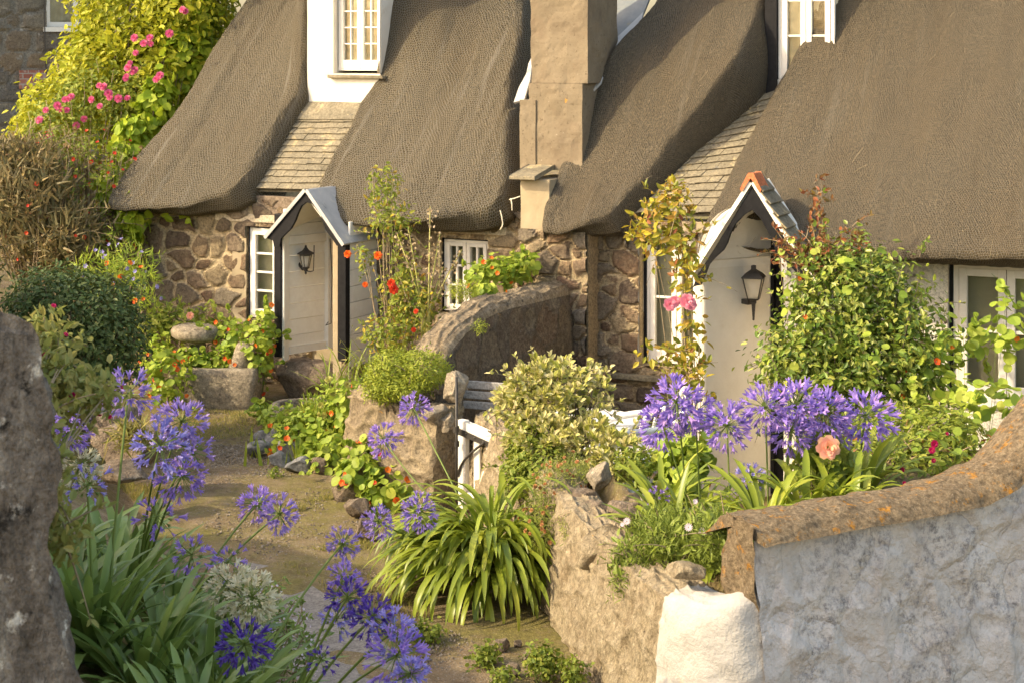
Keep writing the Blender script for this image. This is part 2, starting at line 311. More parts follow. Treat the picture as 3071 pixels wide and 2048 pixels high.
std('bench_grey', [(.34, .32, .29), (.45, .42, .38)], 9, .8, .4, .01, stretch=(.4, 1, 3))
std('linen', [(.62, .56, .42), (.72, .66, .52)], 3, .95, .2, .01)
std('linen_dim', [(.36, .33, .26), (.46, .42, .33)], 3, .95, .2, .01)
std('wire_white', [(.66, .63, .58), (.7, .68, .64)], 5, .5, 0)
std('straw', [(0.315, 0.247, 0.150), (0.450, 0.375, 0.247)], 8, .9, 0)
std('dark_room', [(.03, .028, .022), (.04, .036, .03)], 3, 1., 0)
pane('window_glass')
g = G('brick_red')
bt = g.n('TexBrick', {'Vector': g.n('Mapping', {'Vector': g.obj, 'Rotation': (pi/2, 0, 0)}).outputs[0], 'Color1': (.28, .10, .07, 1), 'Color2': (.36, .16, .11, 1), 'Mortar': (.35, .31, .27, 1), 'Scale': 2.6, 'Mortar Size': .025})
g.out(g.mix(g.bw(g.noise(9, 5), .5, .72), bt.outputs[0], (.42, .38, .34)), .9)
g = G('lamp_glass')
x = g.n('MixShader', {0: .45, 1: g.n('BsdfTransparent').outputs[0], 2: g.n('BsdfPrincipled', {'Base Color': (.75, .70, .58, 1), 'Roughness': .35}).outputs[0]})
g.t.links.new(x.outputs[0], g.n('OutputMaterial').inputs[0])
leafm('gravel_mix', [(.14, .12, .10), (.24, .20, .15), (.34, .29, .23), (.20, .15, .10), (.28, .22, .15)], 0., .95, .1)
# ground: earth, thin turf and grit mixed by patches
g = G('ground_mix')
c = g.ramp(g.noise(5, 6), [(.3, (.13, .09, .052)), (.5, (.235, .17, .10)), (.7, (.31, .235, .15))])
c = g.mix(g.bw(g.noise(70, 3, rough=.7), .56, .70), c, (.42, .37, .30))
c = g.mix(g.bw(g.noise(45, 3, rough=.7), .58, .70), c, (.09, .07, .05))
gr = g.ramp(g.noise(38, 4), [(.3, (.10, .10, .025)), (.7, (.26, .23, .06))])
c = g.mix(g.math('MULTIPLY', g.bw(g.math('ADD', g.noise(.9, 5), g.math('MULTIPLY', g.noise(12, 4), .35)), .58, .80), .75), c, gr)
g.out(c, 1., g.bump(g.math('ADD', g.noise(14, 6), g.noise(80, 3)), .8, .02), .1)
# leaves
leafm('lf_hedge', [(0.459, 0.472, 0.027), (0.324, 0.365, 0.027), (0.567, 0.540, 0.041), (0.203, 0.243, 0.020), (0.513, 0.499, 0.041)], .4)
leafm('lf_ivy', [(0.360, 0.450, 0.030), (0.225, 0.330, 0.022), (0.480, 0.540, 0.045)])
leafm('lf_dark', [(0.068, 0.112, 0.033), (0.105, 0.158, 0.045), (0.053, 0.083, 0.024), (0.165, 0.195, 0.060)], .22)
leafm('lf_dry', [(0.270, 0.203, 0.068), (0.176, 0.135, 0.047), (0.351, 0.270, 0.108), (0.135, 0.128, 0.041), (0.243, 0.121, 0.054)], .25)
leafm('lf_mid', [(0.208, 0.272, 0.035), (0.304, 0.352, 0.048), (0.144, 0.208, 0.032), (0.400, 0.400, 0.064)])
leafm('lf_climber', [(0.127, 0.204, 0.024), (0.203, 0.298, 0.037), (0.076, 0.140, 0.021), (0.279, 0.313, 0.052), (0.355, 0.375, 0.074), (0.166, 0.250, 0.029)], .25, .38, .45)
leafm('lf_nast', [(0.308, 0.420, 0.049), (0.420, 0.504, 0.070), (0.224, 0.336, 0.042), (0.490, 0.532, 0.084)], .4)
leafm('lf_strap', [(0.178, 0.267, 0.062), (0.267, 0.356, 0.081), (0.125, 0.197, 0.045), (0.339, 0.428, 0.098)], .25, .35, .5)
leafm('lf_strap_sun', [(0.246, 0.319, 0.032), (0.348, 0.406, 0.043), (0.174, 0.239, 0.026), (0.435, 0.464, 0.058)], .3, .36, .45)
leafm('lf_var', [(0.644, 0.575, 0.253), (0.506, 0.483, 0.127), (0.276, 0.299, 0.046), (0.759, 0.667, 0.368), (0.391, 0.391, 0.069)], .25)
leafm('lf_juniper', [(0.255, 0.315, 0.030), (0.360, 0.390, 0.038), (0.150, 0.210, 0.022)], .2)
leafm('lf_rose', [(0.351, 0.338, 0.041), (0.189, 0.230, 0.034), (0.486, 0.405, 0.041), (0.405, 0.230, 0.054), (0.270, 0.297, 0.041), (0.567, 0.432, 0.041)], .35)
leafm('lf_red', [(.22, .06, .03), (.30, .12, .04), (.16, .09, .03), (.20, .16, .04)], .3)
leafm('lf_thrift', [(0.225, 0.270, 0.045), (0.330, 0.345, 0.075), (0.165, 0.210, 0.045)], .25)
leafm('lf_daisy', [(0.195, 0.255, 0.038), (0.270, 0.330, 0.053), (0.135, 0.180, 0.030)], .25)
leafm('lf_grass', [(0.224, 0.238, 0.042), (0.364, 0.322, 0.084), (0.448, 0.364, 0.140), (0.168, 0.196, 0.042)], .3)
leafm('lf_hay', [(.34, .26, .12), (.24, .19, .09), (.16, .14, .06), (.11, .11, .05)], .25)
leafm('lf_fern', [(.36, .36, .09), (.27, .30, .08), (.44, .38, .12), (.20, .24, .06)], .4)
leafm('stalk', [(0.130, 0.195, 0.039), (0.182, 0.234, 0.052)], .1)
leafm('fl_blue', [(0.305, 0.220, 0.672), (0.427, 0.293, 0.765), (0.229, 0.161, 0.580), (0.610, 0.381, 0.765), (0.366, 0.278, 0.742)], .35)
leafm('fl_lilac', [(.34, .24, .60), (.45, .32, .66), (.24, .18, .56), (.30, .24, .62)], .35)
leafm('fl_dark', [(.10, .05, .38), (.16, .09, .48), (.06, .028, .24), (.22, .13, .58)], .3)
leafm('fl_sky', [(0.320, 0.293, 0.742), (0.427, 0.395, 0.800), (0.244, 0.205, 0.626), (0.549, 0.439, 0.800)], .35)
leafm('fl_white', [(.74, .70, .52), (.66, .62, .40), (.78, .75, .62)], .3)
leafm('fl_pink', [(.72, .12, .28), (.62, .07, .20), (.78, .22, .36), (.66, .10, .30)], .3)
leafm('fl_rosepink', [(.80, .30, .40), (.84, .42, .48), (.74, .20, .30)], .3)
leafm('fl_peach', [(.86, .46, .32), (.88, .56, .34), (.84, .40, .34)], .35)
leafm('fl_orange', [(.80, .14, .015), (.84, .24, .02), (.74, .07, .02), (.82, .30, .03)], .3)
leafm('fl_red', [(.60, .03, .02), (.72, .05, .02), (.66, .10, .03)], .3)
leafm('fl_magenta', [(.58, .02, .16), (.50, .015, .10)], .3)
leafm('fl_daisy', [(.80, .72, .76), (.74, .60, .70)], .3)
leafm('fl_seed', [(.44, .34, .20), (.34, .25, .14), (.52, .42, .27)], .15)
leafm('fl_orangebrown', [(.48, .24, .08), (.40, .18, .07), (.56, .32, .14)], .2)
leafm('fl_yellow', [(.46, .44, .10), (.38, .38, .10), (.52, .48, .16)], .2)
# ---------------------------------------------------------------- leaf and flower shapes
LEAF = ([(0, 0, 0), (.24, .32, .07), (.19, .7, .05), (0, 1, -.06), (-.19, .7, .05), (-.24, .32, .07)], [(0, 1, 2, 3), (0, 3, 4, 5)])
BROAD = ([(0, 0, 0), (.42, .25, .08), (.36, .68, .05), (0, 1, -.08), (-.36, .68, .05), (-.42, .25, .08)], [(0, 1, 2, 3), (0, 3, 4, 5)])
NEEDLE = ([(-.07, 0, 0), (.07, 0, 0), (.05, .6, .02), (0, 1, 0), (-.05, .6, .02)], [(0, 1, 2, 3, 4)])
SPRIG = ([(0, 0, 0), (.16, .5, .05), (0, 1, 0), (-.16, .5, .05)], [(0, 1, 2, 3)])
def disc(k=9):
    v = [(0, 0, -.06)]+[(.5*cos(a)*(1+.05*(i % 2)), .5*sin(a)*(1+.05*(i % 2)), .05*cos(2*a)) for i, a in enumerate(np.arange(k)*2*pi/k)]
    return [v, [(0, i+1, (i+1) % k+1) for i in range(k)]]
DISC = disc()
def flower(k, L=.5, wd=.3, cup=.25, hollow=.06):
    v, f = [], []
    for i in range(k):
        a = 2*pi*i/k; c, s = cos(a), sin(a); n = len(v)
        for (rr, ww, z) in ((hollow, -.05, 0), (hollow, .05, 0), (L*.7, wd*.5, cup*.8), (L, 0, cup), (L*.7, -wd*.5, cup*.8)):
            v.append((c*rr-s*ww, s*rr+c*ww, z))
        f.append((n, n+1, n+2, n+3, n+4))
    return v, f
FL5 = flower(5, .5, .5, .2); FL6 = flower(6, .5, .26, .25); DAISY = flower(13, .5, .13, .03)
def rose_shape():
    v, f = [], []
    for ring, (k, rr, z0, z1, w) in enumerate(((7, .5, -.05, .12, .42), (6, .42, .0, .24, .38), (5, .3, .06, .32, .3), (4, .18, .1, .36, .2))):
        for i in range(k):
            a = 2*pi*i/k+ring*.5; c, s = cos(a), sin(a); n = len(v)
            for (q, ww, z) in ((.04, 0, z0), (rr*.7, w*.5, z1*.75), (rr, w*.22, z1), (rr*1.02, -w*.22, z1*.96), (rr*.7, -w*.5, z1*.75)):
                v.append((c*q-s*ww, s*q+c*ww, z))
            f.append((n, n+1, n+2, n+3, n+4))
    return v, f
ROSE = rose_shape()
UP = np.array((0, 0, 1.)); TOCAM = np.array((0, -1., .25))
def fan_ribbon(mb, base, az, el, L, W, droop, seg=7, twist=0.):
    """one strap leaf: a folded ribbon that bends over under its own weight"""
    p = np.array(base, float); pts = [p.copy()]; dirs = []; e = el
    for i in range(seg):
        d = np.array((cos(az)*cos(e), sin(az)*cos(e), sin(e))); dirs.append(d); p = p+d*L/seg; pts.append(p.copy()); e -= droop/seg*(.45+1.1*i/seg)
    dirs.append(dirs[-1]); sd = np.array((-sin(az+twist), cos(az+twist), 0)); G_ = []
    for i, (q, d) in enumerate(zip(pts, dirs)):
        s = i/seg; w = W*(.62+.38*min(1, s*3))*(1-max(0, (s-.72)/.28)**2*.97); u = np.cross(sd, d)*-1; u = u if u[2] > -2 else -u
        G_.append([q-sd*w*.5+u*w*.16, q, q+sd*w*.5+u*w*.16])
    mb.grid(np.array(G_))
def terr(x, y):
    x = np.asarray(x, float); y = np.asarray(y, float)
    xe = np.interp(y, [0, 4, 6.5, 8, 9.6, 11, 12.5, 14.2, 17, 19, 22], [1.5, .5, -.1, -.55, -1.25, -1.85, -2.75, -3.45, -3.95, -4.6, -5.5])
    d = np.maximum(0, (xe-x)*.85); z = 1.3*(1-np.exp(-d/.95))*np.interp(y, [0, 9, 13, 30], [1, 1, .75, .6])
    z = z+.03*fbm(np.stack([x, y, 0*x], -1)*1.3, 3)*np.clip(d*3+.25, 0, 1)
    xw = np.interp(y, [8.7, 9.6, 11, 12.2, 13.8], [.83, .45, .23, .1, -.15]); yw = 8.45+(x-1.15)*.53
    m = np.minimum(np.minimum((x-xw-.2), (y-yw-.15)), (np.interp(x, [0, .6, .95, 1.25, 1.9, 2.3, 6], [12.9, 12.2, 11., 9.95, 10.1, 11.4, 12]) - y))
    z = z+.72*np.clip(m/.3, 0, 1)
    z = z+.24*np.clip(m/.3, 0, 1)*np.clip((x-1.12)/.3, 0, 1)
    z = z-.52*np.clip(np.minimum(x-1.35, y-9.9)/.3, 0, 1)*np.clip(1-m/.3, 0, 1)*(y < 22)
    mb_ = np.minimum(np.minimum((x+2.3)/.4, (-.75-x)/.3), np.minimum((y-15.25+.85*(x+2.3))/.35, (16.6-y)/.5))
    return z+.2*np.clip(mb_, 0, 1)
def onT(X, Y, d):                              # a point on the ground under a pixel column
    p = P(X, Y, d); return np.array((p[0], p[1], float(terr(p[0], p[1]))))
def blob_pts(blobs, n, inner=.5, lump=.28, seed=0):
    rs = np.random.default_rng(seed+11); B = []
    for (X, Y, d, rx, ry, rd) in blobs: B.append((P(X, Y, d), np.array((rx*d/FPX, rd, ry*d/FPX))))
    w = np.array([b[1].prod()**(2/3) for b in B]); ix = rs.choice(len(B), n, p=w/w.sum())
    u = nrm(rs.normal(size=(n, 3))); c = np.array([b[0] for b in B])[ix]; r = np.array([b[1] for b in B])[ix]
    k = 1+lump*fbm(u*2.2+ix[:, None]*3.7+seed, 3); q = inner+(1-inner)*rs.random(n)**.6
    p = c+u*r*(k*q)[:, None]; p += rs.normal(0, .018, p.shape)
    return p, nrm(u/r*r.mean()), rs, q
def leaves(mb, p, nv, rs, shape, size, up=.35, droop=.2, rnd=.8):
    n = len(p); Z = nrm(nv+UP*up+rs.normal(0, rnd*.55, (n, 3))); Y = nrm(np.cross(Z, rs.normal(size=(n, 3)))+nv*.35-UP*droop)
    mb.inst(shape[0], shape[1], p, Y, Z, size*rs.uniform(.6, 1.3, n))
def bush(name, label, cat, blobs, mat, n, size, shape=LEAF, base=None, group=None, flowers=(), twigs=6, twig_mat='bark', up=.35, droop=.2, inner=.5, lump=.28, seed=None, tw=.012, extra=(), sprays=None, ros=0):
    seed = seed if seed is not None else int(sum(map(ord, label)) % 997)
    p0 = P(*blobs[0][:3]); b = (P(*base[:3]) if len(base) > 3 else onT(*base)) if base is not None else np.array((p0[0], p0[1], float(terr(p0[0], p0[1]))))
    t = thing(name, label, cat, b, 0, group)
    p, nv, rs, q = blob_pts(blobs, n, inner, lump, seed); k = p[:, 2] > terr(p[:, 0], p[:, 1])-.02; p, nv = p[k], nv[k]
    mb = MB()
    if ros:
        k = n//ros; a = rs.normal(0, .62, (k, ros, 3))+nv[:k, None]*1.0+UP*.35; a = nrm(a).reshape(-1, 3); c = np.repeat(p[:k], ros, 0)+a*size*.18; mb.inst(shape[0], shape[1], c, a, nrm(UP*.7+TOCAM*.5+rs.normal(0, .3, a.shape)), size*rs.uniform(.65, 1.2, len(a)))
    else: leaves(mb, p, nv, rs, shape, size, up, droop)
    sp = twigs*2 if sprays is None else sprays
    if sp:
        ps, ns, _, _ = blob_pts(blobs, sp, .9, lump, seed+9); lp, ln = [], []; tb = MB()
        for a, nn in zip(ps, ns):
            if a[2] < terr(a[0], a[1])+.05: continue
            L_ = size*rs.uniform(2., 5.); d_ = nrm(nn+rs.normal(0, .45, 3)+UP*.35); x = np.linspace(0, 1, 7)[:, None]; c = a-d_*size+d_*L_*x+np.array((0, 0, -.25))*L_*x*x; tb.tube(c, np.linspace(.004, .0015, 7), 4, False)
            for q in range(int(rs.integers(6, 12))): u = rs.uniform(.15, 1.02); lp.append(a-d_*size+d_*L_*u+np.array((0, 0, -.25))*L_*u*u); ln.append(d_*.7+rs.normal(0, .7, 3))
        if lp: lp, ln = np.array(lp), np.array(ln); mb.inst(shape[0], shape[1], lp, ln, nrm(UP*.6+TOCAM*.4+rs.normal(0, .5, lp.shape)), size*rs.uniform(.5, 1.05, len(lp))); tb.build('sprays', twig_mat, t)
    mb.build('foliage', mat, t)
    for (m2, n2, s2, sh2) in extra:
        p, nv, rs, q = blob_pts(blobs, n2, .8, lump, seed+5); mb = MB(); leaves(mb, p, nv, rs, sh2, s2, up, droop); mb.build('foliage', m2, t)
    if twigs:
        mb = MB()
        for i in range(twigs):
            X, Y, d, rx, ry, rd = blobs[i % len(blobs)]; e = P(X+R.uniform(-.8, .8)*rx, Y+R.uniform(-.9, .3)*ry, d)+np.array((0, R.uniform(-.7, .3)*rd, 0))
            s = b+np.array((R.uniform(-.06, .06), R.uniform(-.05, .05), -.03)); m = (s+e)/2+np.array((R.uniform(-.1, .1), R.uniform(-.1, .1), R.uniform(0, .12)))
            tt = np.linspace(0, 1, 7)[:, None]; mb.tube((1-tt)**2*s+2*tt*(1-tt)*m+tt*tt*e, np.linspace(tw, tw*.3, 7), 5)
        mb.build('stems', twig_mat, t, smooth=True)
    for (fm, fn, fs, fsh) in [q for q in flowers if q[1]]:
        mb = MB(); p, nv, rs, q = blob_pts(blobs, fn*6, .97, lump, seed+3); k = np.where(nv[:, 1] < .25)[0][:fn]; p, nv = p[k]+nv[k]*.015, nv[k]
        Z = nrm(nv+TOCAM*.6+rs.normal(0, .3, p.shape)); mb.inst(fsh[0], fsh[1], p, np.cross(Z, rs.normal(size=p.shape)), Z, fs*rs.uniform(.7, 1.2, len(p))); mb.build('blossoms', fm, t)
    return t
def blooms(parent, name, mat, px, size, shape=ROSE):
    """blooms named one by one at measured places"""
    for (X, Y, d, s) in px:
        mb = MB(); Z = nrm(np.array([[R.uniform(-.4, .4), -1, R.uniform(.1, .7)]])); mb.inst(shape[0], shape[1], P(X, Y, d)[None], np.cross(Z, np.array([[R.random(), .2, R.random()]])), Z, size*s)
        mb.build(name, mat, parent)
# ================================================================ the two cottages (their own axes: t along the front, r back into the house, z up)
LC = thing('thatched_cottage', 'low thatched stone cottage with narrow porch of white boards, white dormer and tall brown chimney', 'cottage', (0, FY, 0), -PHI)
RC = thing('thatched_cottage', 'thatched cottage with arched porch, orange ridge tile and white rendered wall behind the climber', 'cottage', (0, FY, 0), -PHI)
ZB, R0 = 1.84, -.27                       # thatch base plane: z = ZB + (r - R0)
def wall_grid(mb, t0, t1, z0, z1, holes, r=0., res=.06, amp=.02, depth=.28, stones=None):
    def ax(a, b, cuts): return np.unique(np.round(np.concatenate([np.linspace(a, b, max(2, int((b-a)/res))), [c for c in cuts if a < c < b]]), 4))
    T = ax(t0, t1, [h[i] for h in holes for i in (0, 1)]); Z = ax(z0, z1, [h[i] for h in holes for i in (2, 3)])
    tt, zz = np.meshgrid(T, Z); rr = r-amp*fbm(np.stack([tt*2.2, 0*tt+r*3, zz*2.2], -1), 3)
    uv = None
    if stones:
        I, e = voro(np.stack([tt, zz], -1), stones[0], stones[1], r*9+stones[2]); uv = np.stack([I, e], -1).reshape(-1, 2); k = np.clip((e-.06)/.3, 0, 1); rr = rr-.045*k*(2-k)*(.6+.5*I)
    V = np.stack([tt, rr, zz], -1); f = []; m = len(T)
    for i in range(len(Z)-1):
        for j in range(m-1):
            cz, ct = (Z[i]+Z[i+1])/2, (T[j]+T[j+1])/2
            if not any(h[0] < ct < h[1] and h[2] < cz < h[3] for h in holes): f.append((i*m+j, i*m+j+1, (i+1)*m+j+1, (i+1)*m+j))
    mb.add(V.reshape(-1, 3), f, uv); b = r+depth
    n0 = len(mb.uv); mb.box(t0, t0+.02, r+.03, b, z0, z1).box(t1-.02, t1, r+.03, b, z0, z1).box(t0, t1, r+.03, b, z1-.02, z1)
    for q in range(n0, len(mb.uv)): mb.uv[q] = mb.uv[q]+np.array((.45, .9))
    for h in holes:                       # reveals
        a, c, d, e = h; n = .004
        for q in ([(a, r-n, d), (a, b, d), (a, b, e), (a, r-n, e)], [(c, r-n, d), (c, b, d), (c, b, e), (c, r-n, e)], [(a, r-n, e), (c, r-n, e), (c, b, e), (a, b, e)], [(a, r-n, d), (c, r-n, d), (c, b, d), (a, b, d)]): mb.add(q, [(0, 1, 2, 3)])
    return mb
def window(par, t0, t1, z0, z1, r, lights=2, rows=2, cols=2, st=.05, bar=.022, surround=.035, blind='linen', bot=.09, mat='white_paint', bmat='black_paint', curtain_r=.10, sill=None, gather=False):
    w = MB(); D = .045
    s = surround
    w.box(t0, t0+st*.7, r, r+D, z0, z1).box(t1-st*.7, t1, r, r+D, z0, z1).box(t0+st*.7, t1-st*.7, r, r+D, z1-st*.7, z1).box(t0+st*.7, t1-st*.7, r, r+D, z0, z0+st*.5)
    a0, a1, b0, b1 = t0+st*.7, t1-st*.7, z0+st*.5, z1-st*.7; L = (a1-a0)/lights; g = MB()
    for i in range(lights):
        l0, l1 = a0+i*L+.003, a0+(i+1)*L-.003; q = .012
        w.box(l0, l0+st, r+q-.02, r+D, b0, b1).box(l1-st, l1, r+q-.02, r+D, b0, b1).box(l0+st, l1-st, r+q-.02, r+D, b1-st, b1).box(l0+st, l1-st, r+q-.02, r+D, b0, b0+bot)
        pz0, pz1, pt0, pt1 = b0+bot, b1-st, l0+st, l1-st
        for c in range(1, cols): x = pt0+(pt1-pt0)*c/cols; w.box(x-bar/2, x+bar/2, r+q-.008, r+D-.008, pz0, pz1)
        for k in range(1, rows): z = pz0+(pz1-pz0)*k/rows; w.box(pt0, pt1, r+q-.006, r+D-.006, z-bar/2, z+bar/2)
        g.box(pt0-.01, pt1+.01, r+D-.016, r+D-.012, pz0-.01, pz1+.01)
    W = w.build('window', mat, par, local=True, bevel=.004); g.build('pane', 'window_glass', W, local=True)
    x = np.linspace(t0, t1, 90); wob = .018*np.sin(x*46)+.012*np.sin(x*21+1); zz = np.linspace(z0, z1, 6)
    if not gather: wob = .004*np.sin(x*9)
    C = np.stack([np.broadcast_to(x, (6, 90)), np.broadcast_to(r+curtain_r+wob, (6, 90)), np.broadcast_to(zz[:, None], (6, 90))], -1)
    MB().grid(C).build('curtain', blind, W, local=True, smooth=True)
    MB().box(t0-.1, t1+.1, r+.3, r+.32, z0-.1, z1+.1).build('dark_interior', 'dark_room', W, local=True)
    if s:
        e = .004; MB().box(t0-s, t0-.001, r-e, r+.05, z0-s*.2, z1+s).box(t1+.001, t1+s, r-e, r+.05, z0-s*.2, z1+s).box(t0-.001, t1+.001, r-e, r+.05, z1+.001, z1+s).build('surround', bmat, W, local=True)
    if sill: MB().box(t0-s-.03, t1+s+.03, r-sill[1], r+.05, z0-sill[2], z0-.002, .003).build('sill', sill[0], W, local=True, bevel=.006)
    return W
def ft(X, Y, r=0.): return FR(X, Y, r)
# ---- left cottage walls and windows
tL = ft(435, 800)[0]; w1 = (ft(748, 700)[0], ft(748, 700)[0]+.62, ft(760, 952)[1], ft(760, 684)[1]); w2 = (ft(1325, 720)[0], ft(1448, 720)[0]+.05, .95, ft(1380, 722)[1])
tC0, tC1 = ft(1562, 700)[0], ft(1765, 800)[0]
dr0, dr1 = -2.46, -1.66
mb = MB(); wall_grid(mb, tL, tC0+.05, -.3, 2.02, [(w1[0]-.02, w1[1]+.02, w1[2]-.02, w1[3]+.02), (w2[0]-.02, w2[1]+.02, w2[2]-.02, w2[3]+.02), (dr0, dr1, -.2, 1.8)], -.0, res=.022, amp=.02, stones=(.29, .20, 1.))
mb.box(tL, tL+.3, .3, 6, -.3, 2.02); mb.build('wall', 'stone_cream', LC, local=True)
mb = MB(); q0 = ft(700, 700)[0]; wall_grid(mb, q0, w1[0]-.025, .55, w1[3]+.1, [], -.022, amp=.006, depth=.12); mb.build('plaster_margin', 'cream_render', LC, local=True)
window(LC, *w1, .01, 1, 4, 2, st=.045, bmat='black_paint', blind='linen_dim', bot=.07)
window(LC, *w2, .05, 2, 3, 2, st=.04, mat='white_paint', blind='linen_dim', bot=.05, curtain_r=.16)
MB().box(ft(652, 660)[0], w1[1]+.3, -.045, .1, w1[3]+.065, w1[3]+.155, .004).build('lintel', 'timber_pale', LC, local=True, bevel=.01)
MB().box(ft(1200, 690)[0], ft(1525, 690)[0], -.05, .1, w2[3]+.08, w2[3]+.17, .004).build('lintel', 'timber_pale', LC, local=True, bevel=.01)
MB().box(ft(770, 610)[0], w1[1]+.5, -.03, .12, w1[3]+.157, w1[3]+.36, .004).build('fascia_board', 'granite_dark', LC, local=True, bevel=.01)
MB().box(dr0-.02, dr1+.02, .36, .42, -.2, 1.85).build('door_recess', 'cream_render', LC, local=True)
b = MB(); q = ft(438, 765, -.05)
b.tube([(q[0]-.06, -.06, q[1]+.02), (q[0]+.02, -.07, q[1]+.02), (q[0]+.04, -.07, q[1]-.05), (q[0]+.05, -.07, q[1]-1)], .014, 8); b.build('water_pipe', 'iron', LC, local=True, smooth=True)
# ---- right cottage walls and windows
w3 = (ft(1926, 800)[0], ft(2108, 800)[0], ft(1960, 1092)[1], ft(1960, 712)[1]); w4 = (ft(2852, 900)[0], ft(3330, 900)[0], ft(2860, 1190)[1], ft(2900, 792)[1])
tS = ft(2085, 900)[0]
mb = MB(); wall_grid(mb, tC1-.2, tS, -.4, 2.0, [(w3[0]-.036, w3[1]+.02, w3[2]-.02, w3[3]+.02)], .02, res=.022, amp=.02, stones=(.25, .17, 2.)); mb.build('wall', 'stone_warm', RC, local=True)
mb = MB(); pd0, pd1 = ft(2112, 1000, -.7)[0], ft(2350, 1000, -.7)[0]
wall_grid(mb, tS+.001, 7.5, -.4, 2.0, [(w4[0]-.04, w4[1]+.04, w4[2]-.02, w4[3]+.02), (pd0, pd1, -.5, 1.98)], .05, amp=.03, depth=.4); mb.build('wall', 'white_over_stone', RC, local=True)
MB().box(w3[0]-.2, w3[0]-.037, .02, .25, w3[2]-.04, w3[3]+.12, .004).build('plaster_margin', 'white_render', RC, local=True, bevel=.012)
window(RC, *w3, .12, 2, 2, 1, st=.05, blind='linen_dim', bot=.10, surround=.03, sill=None)
MB().box(w3[0]-.27, w3[1]+.1, -.10, .3, w3[2]-.15, w3[2]-.10, .006).build('sill', 'slate', RC, local=True, bevel=.01)
MB().box(w3[0]-.03, w3[1]+.1, .10, .2, w3[2]-.098, w3[2]-.03, .002).build('sill_board', 'black_paint', RC, local=True)
window(RC, *w4, .1, 3, 2, 1, st=.07, blind='linen_dim', bot=.08, surround=.03, sill=('white_paint', .12, .06), bar=.03)
MB().box(w3[0]-.6, w3[1]+.3, .0, .2, w3[3]+.06, w3[3]+.17, .004).build('lintel', 'cream_render', RC, local=True, bevel=.01)
# ---- chimney stack
ch = MB(); rc = .10
def chz(X, Y, r=rc): return ft(X, Y, r)
zl = ft(1600, 540, -.38)[1]; zm = chz(1660, 250)[1]; c0, c1 = chz(1592, 100)[0], chz(1762, 100)[0]; e0 = chz(1562, 400)[0]
def rough_box(t0, t1, r0, r1, z0, z1, amp=.012, n=10):
    m = MB(); k = 14; sg = []
    for (a, b) in (((t0, r0), (t1, r0)), ((t1, r0), (t1, r1)), ((t1, r1), (t0, r1)), ((t0, r1), (t0, r0))):
        for i in range(k): sg.append((a[0]+(b[0]-a[0])*i/k, a[1]+(b[1]-a[1])*i/k))
    sg = np.array(sg); zs = np.linspace(z0, z1, max(3, int((z1-z0)/.05))); Gd = np.stack([np.broadcast_to(sg[:, 0], (len(zs), len(sg))), np.broadcast_to(sg[:, 1], (len(zs), len(sg))), np.broadcast_to(zs[:, None], (len(zs), len(sg)))], -1).copy()
    cx = np.array(((t0+t1)/2, (r0+r1)/2, 0)); d = Gd-cx; d[..., 2] = 0; Gd += nrm(d)*(fbm(Gd*4, 4)*amp)[..., None]
    m.grid(Gd, True); m.add(np.concatenate([Gd[0], Gd[-1]]), [tuple(range(len(sg)-1, -1, -1)), tuple(range(len(sg), 2*len(sg)))])
    return m
CH = rough_box(c0, c1, rc, rc+.75, zm, 5.6, .016).build('chimney', 'chimney_render', LC, local=True, smooth=False)
rough_box(ft(1586, 400, .07)[0], ft(1746, 300, .07)[0], .07, rc+.8, zl+.07, zm-.003, .016).build('chimney_base', 'chimney_render', CH, local=True)
rough_box(ft(1558, 400, .05)[0], ft(1605, 400, .05)[0], .055, rc+.6, zl+.07, chz(1570, 300)[1]).build('chimney_shoulder', 'chimney_render', CH, local=True)
a0 = chz(1530, 530, -.36)[0]; MB().prism([(-.39, zl-.005), (.12, zl+.10), (.12, zl+.13), (-.39, zl+.03)], a0, ft(1655, 530, .0)[0], 't').build('slate_ledge', 'slate', CH, local=True, bevel=.006)
rough_box(ft(1562, 600, -.26)[0], ft(1655, 600, -.2)[0], -.26, .5, ft(1600, 688, -.26)[1], zl-.008, .006).build('chimney_foot', 'cream_render', CH, local=True)
mb = MB(); wall_grid(mb, ft(1556, 800, -.3)[0], ft(1758, 800, -.3)[0], -.4, ft(1600, 688, -.3)[1]-.003, [], -.28, res=.022, amp=.02, depth=.6, stones=(.23, .16, 3.)); mb.build('chimney_breast', 'stone_warm', CH, local=True)
# ---- thatch
rD = PL(1000, 322, ZB+.05, R0)[1]; d0, d1 = ft(922, 200, rD)[0], ft(1140, 200, rD)[0]; s0, s1, s2 = ft(1000, 100, rD)[0], ft(1132, 100, rD)[0], ft(1040, 213, rD)[1]
rE = PL(2300, 300, ZB+.05, R0)[1]+.1; e0_, e1_ = ft(2330, 100, rE)[0], ft(2500, 100, rE)[0]; zs = ft(2380, 238, rE)[1]
def curve(pl, n):
    pl = np.array(pl, float); s = np.concatenate([[0], np.cumsum(np.linalg.norm(np.diff(pl, axis=0), axis=1))]); u = np.linspace(0, s[-1], n); q = np.stack([np.interp(u, s, pl[:, k]) for k in range(pl.shape[1])], -1)
    for _ in range(3): q[1:-1] = .25*q[:-2]+.5*q[1:-1]+.25*q[2:]
    return q
def unpl(px, h): return [PL(X, Y, ZB+h*1.4142, R0) for X, Y in px]
def sst(x): x = np.clip(x, 0, 1); return x*x*(3-2*x)
